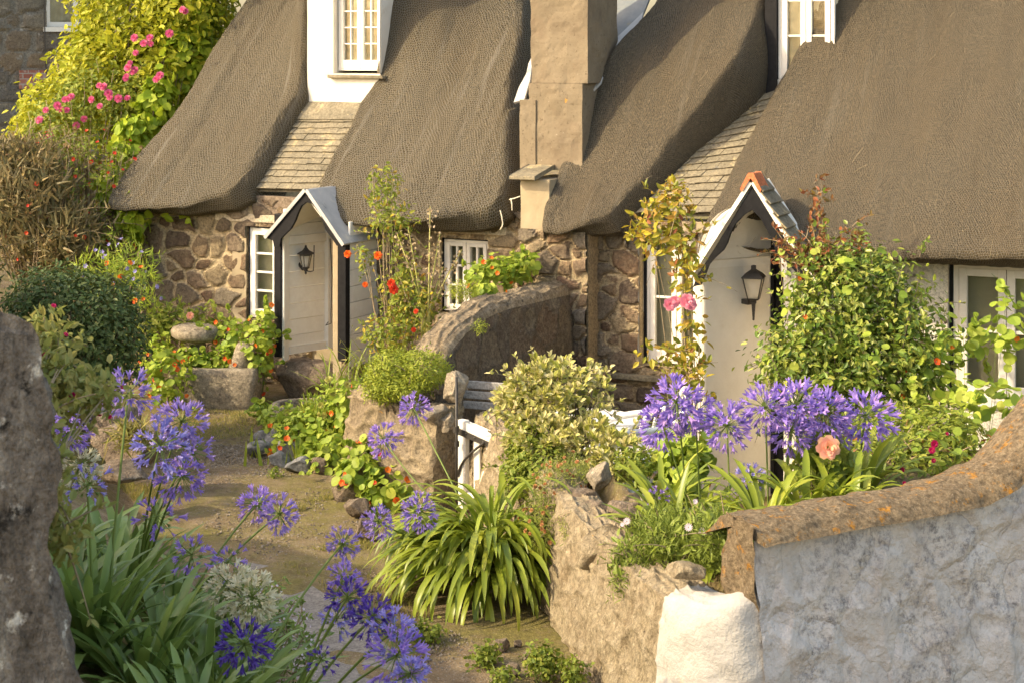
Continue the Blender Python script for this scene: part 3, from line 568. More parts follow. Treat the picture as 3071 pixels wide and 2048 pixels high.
def thatch_part(par, left, bottom, right, T=.3, lw=1.25, uni=False, wl=.16, wr=.28, wb=.10, hl=.8, fold=.012, cut=None, mat='thatch_grey', nu=110, nv=130, seed=0., liftL=0., liftR=0., Y0=400, Yt=None, tc=None, Ytl=-999, rl=0.):
    r0L, r0R = PL(1500, Y0, ZB, R0)[1], PL(1500, Y0, ZB, R0)[1]; lf = lambda r: sst((r-r0L)/lw)
    lp = []
    for X, Y in left: hh = T*hl+(liftL*.85*float(lf(PL(X, Y, ZB, R0)[1])) if Ytl < 0 else 0); q = PL(X, Y, ZB+1.4142*hh, R0); lp.append((FR(X, Y, rl)[0], PL(X, Y, ZB+1.4142*T*.5, R0)[1]) if Y < Ytl else (q[0], q[1]+(.707*(hh-T*hl) if Ytl < 0 else 0)))
    rp_ = [(tc if (Yt is not None and Y < Yt) else PL(X, Y, ZB, R0)[0], PL(X, Y, ZB, R0)[1]) for X, Y in right]
    L, B, Rr = curve(lp, nv), curve(unpl(bottom, .02), nu), curve(rp_, nv)
    L[0] = B[0]; Rr[0] = B[-1]; a = np.linspace(0, 1, nu)[None, :, None]; Tp = (1-a[0])*L[-1]+a[0]*Rr[-1]
    # denser rows near every edge so that the rolls stay round
    def dense(n): x = np.linspace(0, 1, n); return x-.115*np.sin(2*pi*x)/(2*pi)*5.5
    ui, vi = dense(nu), np.linspace(0, 1, nv)**1.5
    def smp(C, u): x = np.linspace(0, 1, len(C)); return np.stack([np.interp(u, x, C[:, k]) for k in (0, 1)], -1)
    L, Rr, B, Tp = smp(L, vi), smp(Rr, vi), smp(B, ui), smp(Tp, ui); u, v = ui[None, :, None], vi[:, None, None]
    S = (1-u)*L[:, None]+u*Rr[:, None]+(1-v)*B[None]+v*Tp[None]-((1-u)*(1-v)*B[0]+u*(1-v)*B[-1]+(1-u)*v*L[-1]+u*v*Rr[-1])
    wid = np.linalg.norm(Rr-L, axis=1)[:, None]; hgt = np.linalg.norm(Tp-B, axis=1)[None]*1.414
    def prof(x, w): return np.sqrt(np.clip(1-(1-np.clip(x/w, 0, 1))**2, 0, 1))
    dl, dr, db = ui[None]*wid, (1-ui[None])*wid, vi[:, None]*hgt
    lfr = lf(S[..., 1]); wrv = wr; h = (T+liftL*lfr*(1 if uni else np.exp(-(dl/.75)**2))+liftR*lfr*np.exp(-(dr/.48)**2))*prof(dl, wl)*prof(dr, wrv)*prof(db, wb)
    q = np.stack([S[..., 0]*1.3+seed, S[..., 1]*.55, 0*S[..., 0]], -1); h = h*(1+.11*fbm(q*1.5, 3))+.02*fbm(np.stack([S[..., 0]*5+seed, S[..., 1]*1.2, 0*S[..., 0]], -1), 3)*np.clip(h/T, 0, 1)
    fo = fbm(np.stack([S[..., 0]*4.2+seed+.35*vn(np.stack([S[..., 0], S[..., 1]*1.5, 0*dl+seed], -1)), S[..., 1]*.55, 0*dl+3], -1), 3); h += fold*(1-np.abs(fo)*2.2)*np.clip(h/T, 0, 1)*np.clip(db/.5, .2, 1)
    h += .008*fbm(np.stack([S[..., 0]*38+seed, S[..., 1]*24, 0*S[..., 0]], -1), 2)
    V = np.stack([S[..., 0], S[..., 1]-h*.7071, ZB+S[..., 1]-R0+h*.7071], -1)
    du = np.concatenate([np.zeros((nv, 1)), np.cumsum(np.linalg.norm(np.diff(V, axis=1), axis=2), axis=1)], 1); du -= du[:, nu//2:nu//2+1]-V[:, nu//2:nu//2+1, 0]
    dv = np.concatenate([np.zeros((1, nu)), np.cumsum(np.linalg.norm(np.diff(V, axis=0), axis=2), axis=0)], 0)
    UV = np.stack([du+seed, dv+1.3*seed], -1); mb = MB().grid(V, uv=UV)
    if cut is not None:
        f = mb.f[0]; c = V.reshape(-1, 3)[f].mean(1); mb.f[0] = f[~cut(c)]
    e = V[0] if cut is None else V[0][~cut(V[0])]; nu_ = len(e); n_ = np.stack([e[:, 0], np.full(nu_, .12), e[:, 2]+.10], -1); mid = np.stack([e[:, 0], e[:, 1]*.6, e[:, 2]-.03], -1)
    k = np.stack([e, mid, n_]); mb.grid(k, uv=np.stack([np.broadcast_to(e[:, 0], (3, nu_)), np.array([[0.], [-.2], [-.5]])+0*e[None, :, 0]], -1))
    for sd in (V[:, 0], V[:, -1]):
        k = np.stack([sd, sd+np.array((0, .28, -.28))]); mb.grid(k, uv=np.stack([np.array([[0.], [.4]])+0*sd[None, :, 0], np.broadcast_to(dv[:, 0], (2, nv))], -1))
    o = mb.build('thatch', mat, par, local=True, smooth=True)
    ns = int(15*wid.mean()); st = MB()                                       # loose straws caught in the netting
    for i in range(ns):
        a, b_ = R.randrange(8, nu-8), R.randrange(3, int(nv*.75)); p = V[b_, a]; d = V[b_+1, a]-V[b_, a]; d = d/np.linalg.norm(d); sx = np.array((1, 0, 0.)); L_ = R.uniform(.04, .15)*R.choice((.6, 1, 1.3)); an = R.gauss(.25, .5); c_ = R.uniform(-.5, .5)
        x = np.linspace(0, 1, 6)[:, None]; dd = d*cos(an)+sx*sin(an); pp = p+dd*L_*x+(sx*cos(an)-d*sin(an))*c_*L_*.4*(x*(1-x))*2+np.array((0, -.7, .7))*.014; st.tube(pp, .0013, 3, False)
    st.build('loose_straw', 'straw', o, local=True)
    return V
VA = thatch_part(LC, [(335, 592), (346, 545), (424, 440), (528, 325), (588, 230), (645, 120), (732, 0), (900, -260)], [(335, 592), (362, 612), (400, 624), (480, 628), (560, 637), (640, 626), (705, 620), (762, 592)],
    [(762, 592), (800, 540), (850, 455), (898, 370), (928, 310), (938, 200), (950, 60), (955, 0), (965, -260)], T=.21, wl=.10, wr=.16, liftR=1.2, Y0=345, Yt=312, tc=d0+.03, seed=1.)
VB = thatch_part(LC, [(955, 580), (980, 500), (1022, 405), (1065, 335), (1088, 268), (1070, 235), (1045, 150), (1028, 60), (1022, 0), (1022, -260)], [(955, 580), (990, 625), (1050, 662), (1130, 674), (1250, 682), (1400, 684), (1480, 676), (1535, 645)],
    [(1535, 645), (1556, 560), (1560, 450), (1562, 300), (1592, 150), (1596, 0), (1600, -260)], T=.23, wl=.13, wr=.12, liftL=.95, Y0=345, Ytl=255, rl=rD-.3, seed=4.)
VC = thatch_part(RC, [(1634, 640), (1645, 560), (1682, 420), (1725, 300), (1790, 200), (1895, 80), (1952, 0), (2090, -260)], [(1634, 640), (1650, 672), (1690, 690), (1780, 696), (1835, 692), (1862, 684)],
    [(1862, 684), (1945, 608), (2065, 490), (2185, 395), (2285, 310), (2325, 235), (2334, 100), (2337, 0), (2340, -260)], T=.24, wl=.13, wr=.17, liftL=.34, lw=1.15, uni=True, liftR=.12, Y0=590, Yt=232, tc=e0_-.06, mat='thatch_dark', fold=.006, seed=9.)
rq = -.7; ti, tj = pd0, pd1; A2 = ft(2255, 541, rq-.12); B2 = ft(2072, 836, rq-.12)
def porch_cut(c): q = np.abs(c[:, 0]-A2[0]); return (c[:, 2] < A2[1]-.05-q*(A2[1]-B2[1])/(A2[0]-B2[0])) & (q < A2[0]-B2[0]-.02) & (c[:, 1] < -.40)
VD = thatch_part(RC, [(2095, 700), (2110, 630), (2162, 530), (2228, 390), (2288, 280), (2306, 235), (2330, 190), (2372, 100), (2410, 0), (2500, -260)], [(2105, 700), (2140, 722), (2250, 742), (2420, 756), (2600, 768), (2800, 778), (3071, 790), (3500, 808), (3950, 830)],
    [(3950, 830), (3950, 600), (3950, 300), (3950, 0), (3950, -260)], T=.26, wl=.15, wr=.1, liftL=.75, Y0=300, Ytl=240, rl=rE-.25, mat='thatch_dark', nu=230, fold=.004, cut=porch_cut, seed=15.)
# ---- slate strips under the dormers
def slates(par, bl, br, tl, tr, rows, name='slate_roof', h=.05):
    bl, br, tl, tr = [np.array(PL(*q, ZB+h, R0)) for q in (bl, br, tl, tr)]; mb = MB()
    for i in range(rows):
        a, b_ = i/rows, (i+1.28)/rows; l0, r0_ = bl+(tl-bl)*a, br+(tr-br)*a; l1, r1_ = bl+(tl-bl)*b_, br+(tr-br)*b_; x = R.uniform(0, .1)-.14; W = np.linalg.norm(r0_-l0)
        while x < W:
            w = R.uniform(.11, .2); s0, s1 = np.clip(np.array((x+.002, x+w-.002))/W, -.08, 1.1); x += w
            if s1-s0 < .02: continue
            c = [l0+(r0_-l0)*s0, l0+(r0_-l0)*s1, l1+(r1_-l1)*s1, l1+(r1_-l1)*s0]; v = []
            jt = R.uniform(-.004, .004)
            for k, q in enumerate(c):
                lift = (.028 if k < 2 else .006)+jt; y = q[1]-(R.uniform(0, .008) if k < 2 else 0); v.append((q[0], y-lift*.7, ZB+h+(y-R0)+lift*.7))
            v += [(p_[0], p_[1]+.007, p_[2]-.007) for p_ in v]; mb.add(v, [(0, 1, 2, 3), (0, 4, 5, 1), (1, 5, 6, 2), (0, 3, 7, 4), (7, 6, 5, 4)])
    v = [(q[0], q[1]+.03, ZB+h+(q[1]-R0)-.03) for q in (bl, br, tr, tl)]; mb.add(v, [(0, 1, 2, 3)])
    return mb.build(name, 'slate', par, local=True)
slates(LC, (770, 568), (985, 572), (905, 352), (1110, 352), 12)
slates(RC, (1925, 642), (2150, 642), (2255, 300), (2375, 262), 17)
def plate(par, name, mat, px, h, th=.012):            # a sheet lying on the roof slope
    q = [PL(X, Y, ZB+h*1.414, R0) for X, Y in px]; n = len(q); top = [(t, r-.0, ZB+h*1.414+(r-R0)) for t, r in q]
    v = top+[(t, r+th, z-th) for t, r, z in top]
    return MB().add(v, [tuple(range(n)), tuple(range(2*n-1, n-1, -1))]+[(i, n+i, n+(i+1) % n, (i+1) % n) for i in range(n)]).build(name, mat, par, local=True, bevel=.003)
plate(LC, 'slate_apron', 'slate', [(890, 358), (1105, 358), (1110, 305), (920, 305)], .075)
plate(RC, 'lead_flashing', 'lead', [(1737, 284), (1752, 200), (1790, 170), (1930, 36), (1922, 70), (1850, 160), (1800, 250), (1765, 286)], .56, .02)
plate(RC, 'valley_slate', 'blue_slate', [(1750, 215), (1762, 130), (1860, -10), (1975, -70), (1930, 40), (1800, 165)], .46, .02)
plate(LC, 'lead_flashing', 'lead', [(1540, 308), (1572, 300), (1590, 240), (1600, 160), (1585, 190), (1578, 222), (1556, 262)], .36, .02)
# ---- dormers
mb = MB(); wall_grid(mb, d0, d1, ft(1000, 335, rD)[1]-.1, 5.4, [(s0, s1+.03, s2-.03, 5.2)], rD, amp=.012, depth=.5); DM = mb.build('dormer', 'white_render', LC, local=True)
DW = window(DM, s0+.012, s1+.02, s2, s2+1.3, rD+.085, 2, 6, 2, st=.04, bar=.016, surround=0, bot=.1, gather=True, curtain_r=.09) if 0 else None
w_ = window(LC, s0+.012, s1+.02, s2, s2+1.3, rD+.085, 2, 6, 2, st=.04, bar=.016, surround=0, bot=.1, gather=True, curtain_r=.09)
MB().box(s0-.05, s1+.1, rD-.06, rD+.09, s2-.085, s2-.05, .004).build('sill', 'slate', LC, local=True, bevel=.006)
MB().box(e0_-.12, e0_, rE-.02, rE+.6, zs-.4, 5.4).build('dormer_post', 'black_paint', RC, local=True)
window(RC, e0_+.004, e1_, zs, zs+1.6, rE+.03, 2, 4, 1, st=.055, surround=0, bot=.05, gather=True)
MB().box(e0_, e1_-.02, rE+.02, rE+.5, zs-.3, zs-.004).build('dormer', 'white_render', RC, local=True)
# ---- left porch: posts, boards, scalloped bargeboard, lead roof
rp = -.65; zb1 = ft(830, 1065, rp)[1]; ax, az = ft(918, 566, rp-.1); lx, lz = ft(799, 716, rp-.1); rx, rz_ = ft(1026, 738, rp-.1)
pl0, pl1 = ft(822, 900, rp)[0], ft(842, 900, rp)[0]; pr0, pr1 = ft(1012, 900, rp)[0], ft(1037, 900, rp)[0]
mb = MB().box(pl0, pl1, rp, rp+.08, zb1-.02, lz+.25).box(pr0, pr1, rp, rp+.08, zb1, rz_+.02)
PO = thing('porch', None, None, (0, FY, 0), -PHI); PO.parent = LC; PO.location = (0, 0, 0); PO.rotation_euler = (0, 0, 0)
ORG[PO.name] = ((0, 0, 0), 0)
mb.build('post', 'black_paint', PO, local=True, bevel=.005)
ztop = lz+.05
mb = MB(); n = 10; z_ = np.linspace(zb1+.02, ztop+.25, n)
tB = ft(988, 900, .0)[0]; kx = (tB-pl1)/(-rp-.085)
def pln(d, r0, r1): return [(pl1+kx*(r0-rp-.085)+d, r0), (pl1+kx*(r1-rp-.085)+d, r1)]
def plank(mb, d0_, d1_, r0, r1, z0, z1): a = pln(d0_, r0, r1); b = pln(d1_, r0, r1); mb.prism([a[0], a[1], b[1], b[0]], z0, z1, 'z')
for i in range(n-1): plank(mb, -.03, R.uniform(-.002, .002), rp+.085, .0, z_[i]+.003, z_[i+1]-.003)
mb.build('board_panel', 'grey_white_paint', PO, local=True, bevel=.003)
mb = MB().box(pl1+.001, pl1+.03, rp+.02, rp+.11, zb1-.06, ztop)
plank(mb, .002, .03, rp+.112, -.07, zb1, zb1+.075); plank(mb, .002, .03, rp+.112, -.07, ztop-.13, ztop-.04); plank(mb, .002, .05, -.068, .02, zb1, ztop)
mb.build('panel_frame', 'grey_white_paint', PO, local=True, bevel=.004)
mb = MB()
for i in range(n-1): mb.box(pr1-.025+R.uniform(-.002, .002), pr1, rp+.085, .0, z_[i]+.003-.1, z_[i+1]-.003-.1)
mb.build('board_panel', 'grey_white_paint', PO, local=True, bevel=.003)
MB().box(pl0+.02, pr1-.03, .03, .08, -.1, 1.95).build('back_wall', 'cream_render', PO, local=True)
bb = [ft(X, Y, rp-.1) for X, Y in ((800, 716), (808, 697), (862, 634), (916, 576), (968, 640), (1024, 730), (1028, 742), (1010, 738), (992, 712), (975, 690), (968, 668), (962, 648), (950, 632), (938, 614), (918, 607), (903, 618), (892, 642), (885, 662), (872, 686), (852, 706), (842, 716), (838, 738), (822, 742), (818, 722))]
MB().prism(bb, rp-.1, rp-.065).build('bargeboard', 'black_paint', PO, local=True)
def slab(a, b_, r0, r1, th):              # roof slope between two (t, z) points
    (t0, z0), (t1, z1) = a, b_; L = math.hypot(t1-t0, z1-z0); nx, nz = -(z1-z0)/L*th, (t1-t0)/L*th
    if nz < 0: nx, nz = -nx, -nz
    return [(t0, z0), (t1, z1), (t1+nx, z1+nz), (t0+nx, z0+nz)]
ap = (ax, az-.03)
MB().prism(slab((lx, lz-.0), ap, 0, 0, .03), rp-.12, .15).build('roof', 'lead', PO, local=True, bevel=.004)
MB().prism(slab((rx+.01, rz_-.0), (ap[0]+.003, ap[1]), 0, 0, .03), rp-.12, .15).build('roof', 'lead', PO, local=True, bevel=.004)
MB().prism([(pl1, ztop+.0), (pr0, ztop+.0), (pr0-.02, ztop+.03), (ax, az-.16), (pl1+.02, ztop+.03)], .2, .26).prism(slab((pl1-.02, ztop-.01), (ax, az-.13), 0, 0, .02), rp-.05, .2).prism(slab((pr0+.02, ztop-.01), (ax, az-.13), 0, 0, .02), rp-.05, .2).build('ceiling_boards', 'grey_white_paint', PO, local=True)
kb = MB()
kb.tube([(tB+.06, -.08, ztop-.1), (tB+.08, -.07, ztop-.5), (tB+.06, -.06, ztop-.9), (tB+.10, -.12, ztop-1.0), (tB+.05, -.15, ztop-1.02), (tB+.09, -.16, ztop-.98)], .005, 5)
kb.build('cable', 'iron', PO, local=True, smooth=True)
def rockmb(c, s, seed=0, sub=4, amp=.22, rot=0., flat=.0):
    import bmesh
    bm = bmesh.new(); bmesh.ops.create_icosphere(bm, subdivisions=sub, radius=1.); v = np.array([x.co[:] for x in bm.verts]); f = np.array([[x.index for x in q.verts] for q in bm.faces]); bm.free()
    rs = np.random.default_rng(seed+5)
    for _ in range(15):                    # planes knock the ball into a rock
        n = nrm(rs.normal(size=3)); d = rs.uniform(.52, .86); k = v@n; v = v-np.clip(k-d, 0, None)[:, None]*n
    v = v*(1+amp*.5*fbm(v*1.4+seed*7.1, 3)+.045*fbm(v*6+seed, 3))[:, None]*np.array(s); c_, s_ = cos(rot), sin(rot)
    v = np.stack([v[:, 0]*c_-v[:, 1]*s_, v[:, 0]*s_+v[:, 1]*c_, v[:, 2]], -1)
    return MB().add(v+np.array(c), f)
q = ft(868, 1120, rp); bw_ = (pr1-pl0)/2
rockmb(((pl0+pr0)/2-.08, rp+.18, zb1-.30), (bw_*1.02, .22, .40), 3, 4, .1).build('granite_plinth', 'granite_dark', PO, local=True, smooth=True)
rockmb((pr1-.02, rp+.15, zb1-.28), (.16, .2, .34), 8, 4, .1).build('granite_plinth', 'granite_dark', PO, local=True, smooth=True)
MB().box(pr0-.12, pr0-.001, rp+.09, .1, -.15, ztop).build('door_jamb', 'cream_render', PO, local=True, bevel=.01)
# ---- right porch: thick white walls, slate roof, ridge tile
PQ = thing('porch', None, None, (0, 0, 0)); PQ.parent = RC; ORG[PQ.name] = ((0, 0, 0), 0)
tq = ft(2312, 1000, -.08)[0]; to = ti-.115; zt2 = ft(2110, 800, rq)[1]
A2 = ft(2255, 541, rq-.12); B2 = ft(2072, 836, rq-.12); half = A2[0]-B2[0]; C2 = (A2[0]+half*.98, B2[1]+.03)
MB().prism([(to, rq), (ti, rq), (tq, -.08), (tq, .3), (to, .3)], -.75, zt2+.06, 'z').build('side_wall', 'white_render', PQ, local=True, bevel=.02)
rough_box(tj, tj+.115, rq, .05, -.75, zt2+.06, .006).build('side_wall', 'white_render', PQ, local=True)
MB().box(ti-.02, tj+.02, -.03, .01, -.75, 2.3).build('door', 'black_paint', PQ, local=True)
MB().box(tq+.001, tq+.03, -.09, -.031, -.5, 2.0).box(tj-.04, tj-.001, -.09, -.031, -.5, 2.0).build('door_frame', 'black_paint', PQ, local=True)
bb = [ft(X, Y, rq-.12) for X, Y in ((2078, 862), (2092, 826), (2140, 750), (2200, 652), (2255, 562), (2310, 640), (2360, 722), (2410, 800), (2432, 838), (2424, 852), (2398, 832), (2378, 808), (2352, 780), (2330, 765), (2322, 742), (2312, 715), (2300, 690), (2280, 655), (2255, 630), (2230, 646), (2205, 672), (2190, 700), (2180, 730), (2168, 752), (2142, 775), (2125, 795), (2115, 822), (2100, 856), (2088, 858))]
MB().prism(bb, rq-.12, rq-.08).build('bargeboard', 'black_paint', PQ, local=True)
a_ = (A2[0], A2[1]-.03)
MB().prism(slab(B2, a_, 0, 0, .03), rq-.14, -.42).build('roof_board', 'grey_white_paint', PQ, local=True, bevel=.004)
MB().prism(slab(C2, (a_[0]+.002, a_[1]), 0, 0, .03), rq-.14, -.42).build('roof_board', 'grey_white_paint', PQ, local=True, bevel=.004)
mb = MB()
for i in range(8):                         # right-hand slope, row by row
    u0, u1 = i/8, (i+1.25)/8; p = np.array(C2)*(1-u0)+np.array(a_)*u0; p1 = np.array(C2)*(1-u1)+np.array(a_)*u1; y = rq-.15
    while y < -.56:
        w = R.uniform(.14, .2); x = R.uniform(0, .012); mb.prism([(p[0]+.03+x, p[1]+.034), (p1[0]+.004, p1[1]+.036), (p1[0]+.008, p1[1]+.044), (p[0]+.036+x, p[1]+.046)], y+.002, y+w-.002); y += w
mb.build('roof_slates', 'slate', PQ, local=True)
def capt(w, dz): return [(A2[0]-w, A2[1]-dz), (A2[0], A2[1]+.03), (A2[0]+w, A2[1]-dz), (A2[0]+w+.01, A2[1]-dz+.02), (A2[0]+.02, A2[1]+.062), (A2[0]-.02, A2[1]+.062), (A2[0]-w-.01, A2[1]-dz+.02)]
MB().prism(capt(.085, .10), rq-.155, rq+.06).build('ridge_tile', 'terracotta', PQ, local=True, bevel=.006)
# arched lining under the gable
k = 16; th = np.linspace(0, pi, k); cx2 = (ti+tj)/2; arch = [(cx2-(tj-ti)/2*cos(x)*1.0, zt2-.02+(ft(2255, 628, rq-.12)[1]-zt2+.03)*sin(x)**.9) for x in th]
Gd = np.array([[(tj+(t-tj)*(1-(r-rq)/(-.08-rq)*(tq-ti)/(tj-ti)), r, z) for t, z in arch] for r in np.linspace(rq-.06, -.04, 6)]); MB().grid(Gd).build('arched_lining', 'white_paint', PQ, local=True, smooth=True)
MB().prism([(ti-.05, zt2-.05), (ti-.05, zt2+.1), (A2[0]-.05, A2[1]-.1), (A2[0]+.05, A2[1]-.1), (tj+.05, zt2+.1), (tj+.05, zt2-.05)]+arch[::-1], rq-.06, rq-.03).build('gable_infill', 'white_paint', PQ, local=True)
# ---- lanterns fixed to the porch walls
def lantern(label, base, rz, s, up=True):
    t = thing('wall_lantern', label, 'lantern', base, rz, 'black lanterns in the porches'); loc = dict(local=True)
    if up:    # round lamp with conical hat, held from below by a bracket
        MB().lathe([(.0, .20), (.012, .19), (.012, .175), (.02, .165), (.026, .155), (.04, .14), (.088, .115), (.092, .11), (.088, .10), (0, .10)], (0, 0, 0), 6).build('cap', 'iron', t, **loc)
        MB().lathe([(.062, .10), (.036, -.03)], (0, 0, 0), 6).build('glass', 'lamp_glass', t, **loc)
        c = MB()
        for i in range(6): a = i*pi/3; c.tube([(.064*cos(a), .064*sin(a), .10), (.037*cos(a), .037*sin(a), -.03)], .0045, 5)
        c.lathe([(0, -.03), (.042, -.03), (.04, -.045), (.02, -.06), (.024, -.07), (.008, -.085), (.014, -.1), (0, -.115)], (0, 0, 0), 12).lathe([(.067, .10), (.067, .088), (.06, .088)], (0, 0, 0), 6); c.build('cage', 'iron', t, **loc)
        MB().lathe([(.0, -.02), (.016, -.02), (.02, .02), (.014, .06), (0, .065)], (0, 0, 0), 10).build('bulb', 'wire_white', t, smooth=True, **loc)
        b = MB(); b.tube([(-.12, 0, -.0), (-.10, .0, -.03), (-.05, 0, -.065), (-.012, 0, -.06)], .014, 8); b.tube([(.0, 0, -.075), (.06, .02, -.08), (.09, .03, -.07), (.095, .03, -.02), (.095, .035, .09), (.09, .04, .2)], .006, 6); b.build('bracket', 'iron', t, smooth=True, **loc)
        MB().lathe([(0, .02), (.03, .02), (.058, .006), (.06, 0), (0, 0)], (-.135, 0, -.02), 20, ax=((0, 0, 1), (0, 1, 0), (-1, 0, 0))).build('wall_plate', 'iron', t, smooth=True, **loc)
    else:     # square tapered lamp over a spike
        r_ = .095; MB().lathe([(0, .205), (.03, .20), (.03, .165), (.05, .155), (.10, .13), (.142, .095), (.142, .085), (.12, .09), (0, .1)], (0, 0, 0), 4).build('cap', 'iron', t, bevel=.004, **loc)
        MB().lathe([(.122, .09), (.068, -.10)], (0, 0, 0), 4).build('glass', 'lamp_glass', t, **loc)
        c = MB()
        for i in range(4): a = i*pi/2; c.tube([(.124*cos(a), .124*sin(a), .09), (.069*cos(a), .069*sin(a), -.10)], .006, 5)
        c.lathe([(0, -.10), (.078, -.10), (.07, -.115), (.036, -.12), (.032, -.15), (.024, -.155), (.012, -.29), (.014, -.30), (0, -.31)], (0, 0, 0), 4); c.build('cage', 'iron', t, **loc)
        MB().lathe([(.0, -.08), (.014, -.08), (.024, -.04), (.024, .03), (0, .06)], (0, 0, 0), 10).build('bulb', 'wire_white', t, smooth=True, **loc)
        MB().box(-.16, -.05, -.03, .03, -.17, -.125).box(-.19, -.16, -.05, .05, -.2, -.05).build('bracket', 'iron', t, bevel=.005, **loc)
    return t
la_ = ft(917, 792, -.42); lantern('small black hexagonal lantern on the white boards of the narrow porch', l2w((la_[0], -.42, la_[1])), -PHI-math.atan(kx), 1)
zB_ = ft(2262, 862, -.12)[1]; lb_ = ft(2260, 862, -.42); lantern('large black square lantern with spike inside the arched porch', l2w((lb_[0], -.42, lb_[1])), -PHI-math.atan2(tq-ti, .62), 1, False)
# ---- the big stone house far behind on the left
d = 30.; H = thing('stone_house', 'tall grey stone house in shade with white window and patch of red brick', 'house', (P(0, 400, d)[0], d, .5))
x0, x1 = P(-900, 0, d)[0], P(420, 0, d)[0]; a_, b_, c_ = P(140, 80, d)[0], P(330, 80, d)[0], P(0, 80, d)[2]
mb = MB(); wall_grid(mb, x0, x1, -.5, 7.5, [(a_, b_, c_, c_+1.6)], 0., .06, .02, stones=(.62, .34, 5.)); m2 = MB()
for v, f in [(np.concatenate(mb.v), mb.f)]: m2.v = [v+np.array((0, d, 0))]; m2.f = f; m2.n = len(v); m2.uv = mb.uv
m2.build('wall', 'stone_house', H)
K = thing('window', None, None, (0, d, 0)); K.parent = H; K.location = (-ORG[H.name][0][0], 0, -.5); ORG[K.name] = ((0, 0, 0), 0)
w = MB(); w.box(a_, a_+.09, d+.05, d+.12, c_, c_+1.6).box(b_-.09, b_, d+.05, d+.12, c_, c_+1.6).box(a_+.09, b_-.09, d+.05, d+.12, c_, c_+.09).box((a_+b_)/2-.04, (a_+b_)/2+.04, d+.05, d+.12, c_+.09, c_+1.6); w.build('frame', 'white_paint', K, local=True).location = (0, -d, 0)
MB().box(a_+.08, b_-.08, d+.09, d+.10, c_+.08, c_+1.6).build('pane', 'window_glass', K, local=True).location = (0, -d, 0)
x = np.linspace(a_+.1, b_-.1, 60); MB().grid(np.stack([np.broadcast_to(x, (2, 60)), np.broadcast_to(d+.2+.03*np.sin(x*30), (2, 60)), np.array([[c_], [c_+1.6]])+0*x], -1)).build('curtain', 'linen_dim', K, local=True).location = (0, -d, 0)
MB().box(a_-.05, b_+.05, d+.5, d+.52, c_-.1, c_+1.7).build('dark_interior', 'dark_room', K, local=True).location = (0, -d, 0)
MB().box(a_-.06, b_+.06, d-.05, d+.12, c_-.09, c_-.005).build('sill', 'white_paint', K, local=True).location = (0, -d, 0)
MB().box(P(56, 0, d)[0], P(135, 0, d)[0], d-.10, d+.05, P(0, 268, d)[2], P(0, 212, d)[2]).build('brick_patch', 'brick_red', H)
MB().tube([P(131, -40, d-.04), P(131, 120, d-.05), P(136, 230, d-.05)], .012, 5).build('cable', 'iron', H)

H.rotation_euler = (0, 0, radians(34))

b = MB()
for X0, Y0_, X1, Y1 in ((1528, 600, 1560, 590), (1532, 596, 1536, 632), (1500, 632, 1508, 672), (1508, 672, 1500, 690)): p_, q_ = FR(X0, Y0_, -.62), FR(X1, Y1, -.62); b.tube([(p_[0], -.62, p_[1]), ((p_[0]+q_[0])/2+.01, -.63, (p_[1]+q_[1])/2), (q_[0], -.62, q_[1])], .006, 5)
b.build('net_tie', 'linen', LC, local=True)
# ================================================================ ground
def axis(lo, hi, st, far):
    a = np.arange(lo, hi+1e-6, st); k = np.cumprod(np.full(18, 1.42))*st*1.5
    return np.concatenate([lo-np.cumsum(k)[::-1], a, hi+np.cumsum(k)])
gx, gy = axis(-7, 5.5, .07, 300), axis(3, 20, .07, 300); xx, yy = np.meshgrid(gx, gy)
zz = terr(xx, yy)+.012*fbm(np.stack([xx*2, yy*2, 0*xx], -1), 3)*((np.abs(xx) < 9) & (yy < 24)); zz = np.where((yy > 24), .3, zz)
one(MB().grid(np.stack([xx, yy, zz], -1)), 'ground', 'ground_mix', 'bare earth lane with thin turf and grit between the cottage gardens', 'ground', (0, 0, 0), kind='structure', smooth=True)
def lane(X, Y): d = EYE*FPX/(Y-HZ); return P(X, Y, d)
pl = [(745, 1688), (825, 1702), (900, 1735), (1000, 1800), (1110, 1888), (1195, 1970), (1280, 2070), (1400, 2260), (1050, 2260), (860, 2000), (740, 1800), (690, 1720)]
pp = [lane(X, Y) for X, Y in pl]; tp = [(p[0], p[1], .008) for p in pp]; bt_ = [(p[0], p[1], -.1) for p in pp]; n = len(tp)
one(MB().add(tp+bt_, [tuple(range(n-1, -1, -1))]+[(i, (i+1) % n, n+(i+1) % n, n+i) for i in range(n)]), 'path', 'concrete', 'grey concrete path curving along the bottom of the lane', 'path', (pp[3][0], pp[3][1], 0), kind='structure')
def scatter_px(poly, n):                     # random lane points whose picture position is inside a polygon
    poly = np.array(poly, float); lo, hi = poly.min(0), poly.max(0); out = []
    while len(out) < n:
        q = lo+(hi-lo)*rng.random((n*2, 2)); ins = np.zeros(len(q), bool); j = len(poly)-1
        for i in range(len(poly)):
            a, b = poly[i], poly[j]; ins ^= ((a[1] > q[:, 1]) != (b[1] > q[:, 1])) & (q[:, 0] < (b[0]-a[0])*(q[:, 1]-a[1])/(b[1]-a[1]+1e-9)+a[0]); j = i
        out += list(q[ins])
    q = np.array(out[:n]); d = EYE*FPX/(q[:, 1]-HZ); p = np.stack([(q[:, 0]-CX)/FPX*d, d, 0*d], -1); p[:, 2] = terr(p[:, 0], p[:, 1]); return p
LANE = [(330, 1400), (560, 1230), (800, 1240), (760, 1330), (900, 1420), (1060, 1480), (1150, 1640), (1160, 1800), (1500, 1960), (1650, 2048), (1300, 2048), (1100, 1850), (860, 1700), (560, 1560), (400, 1500)]
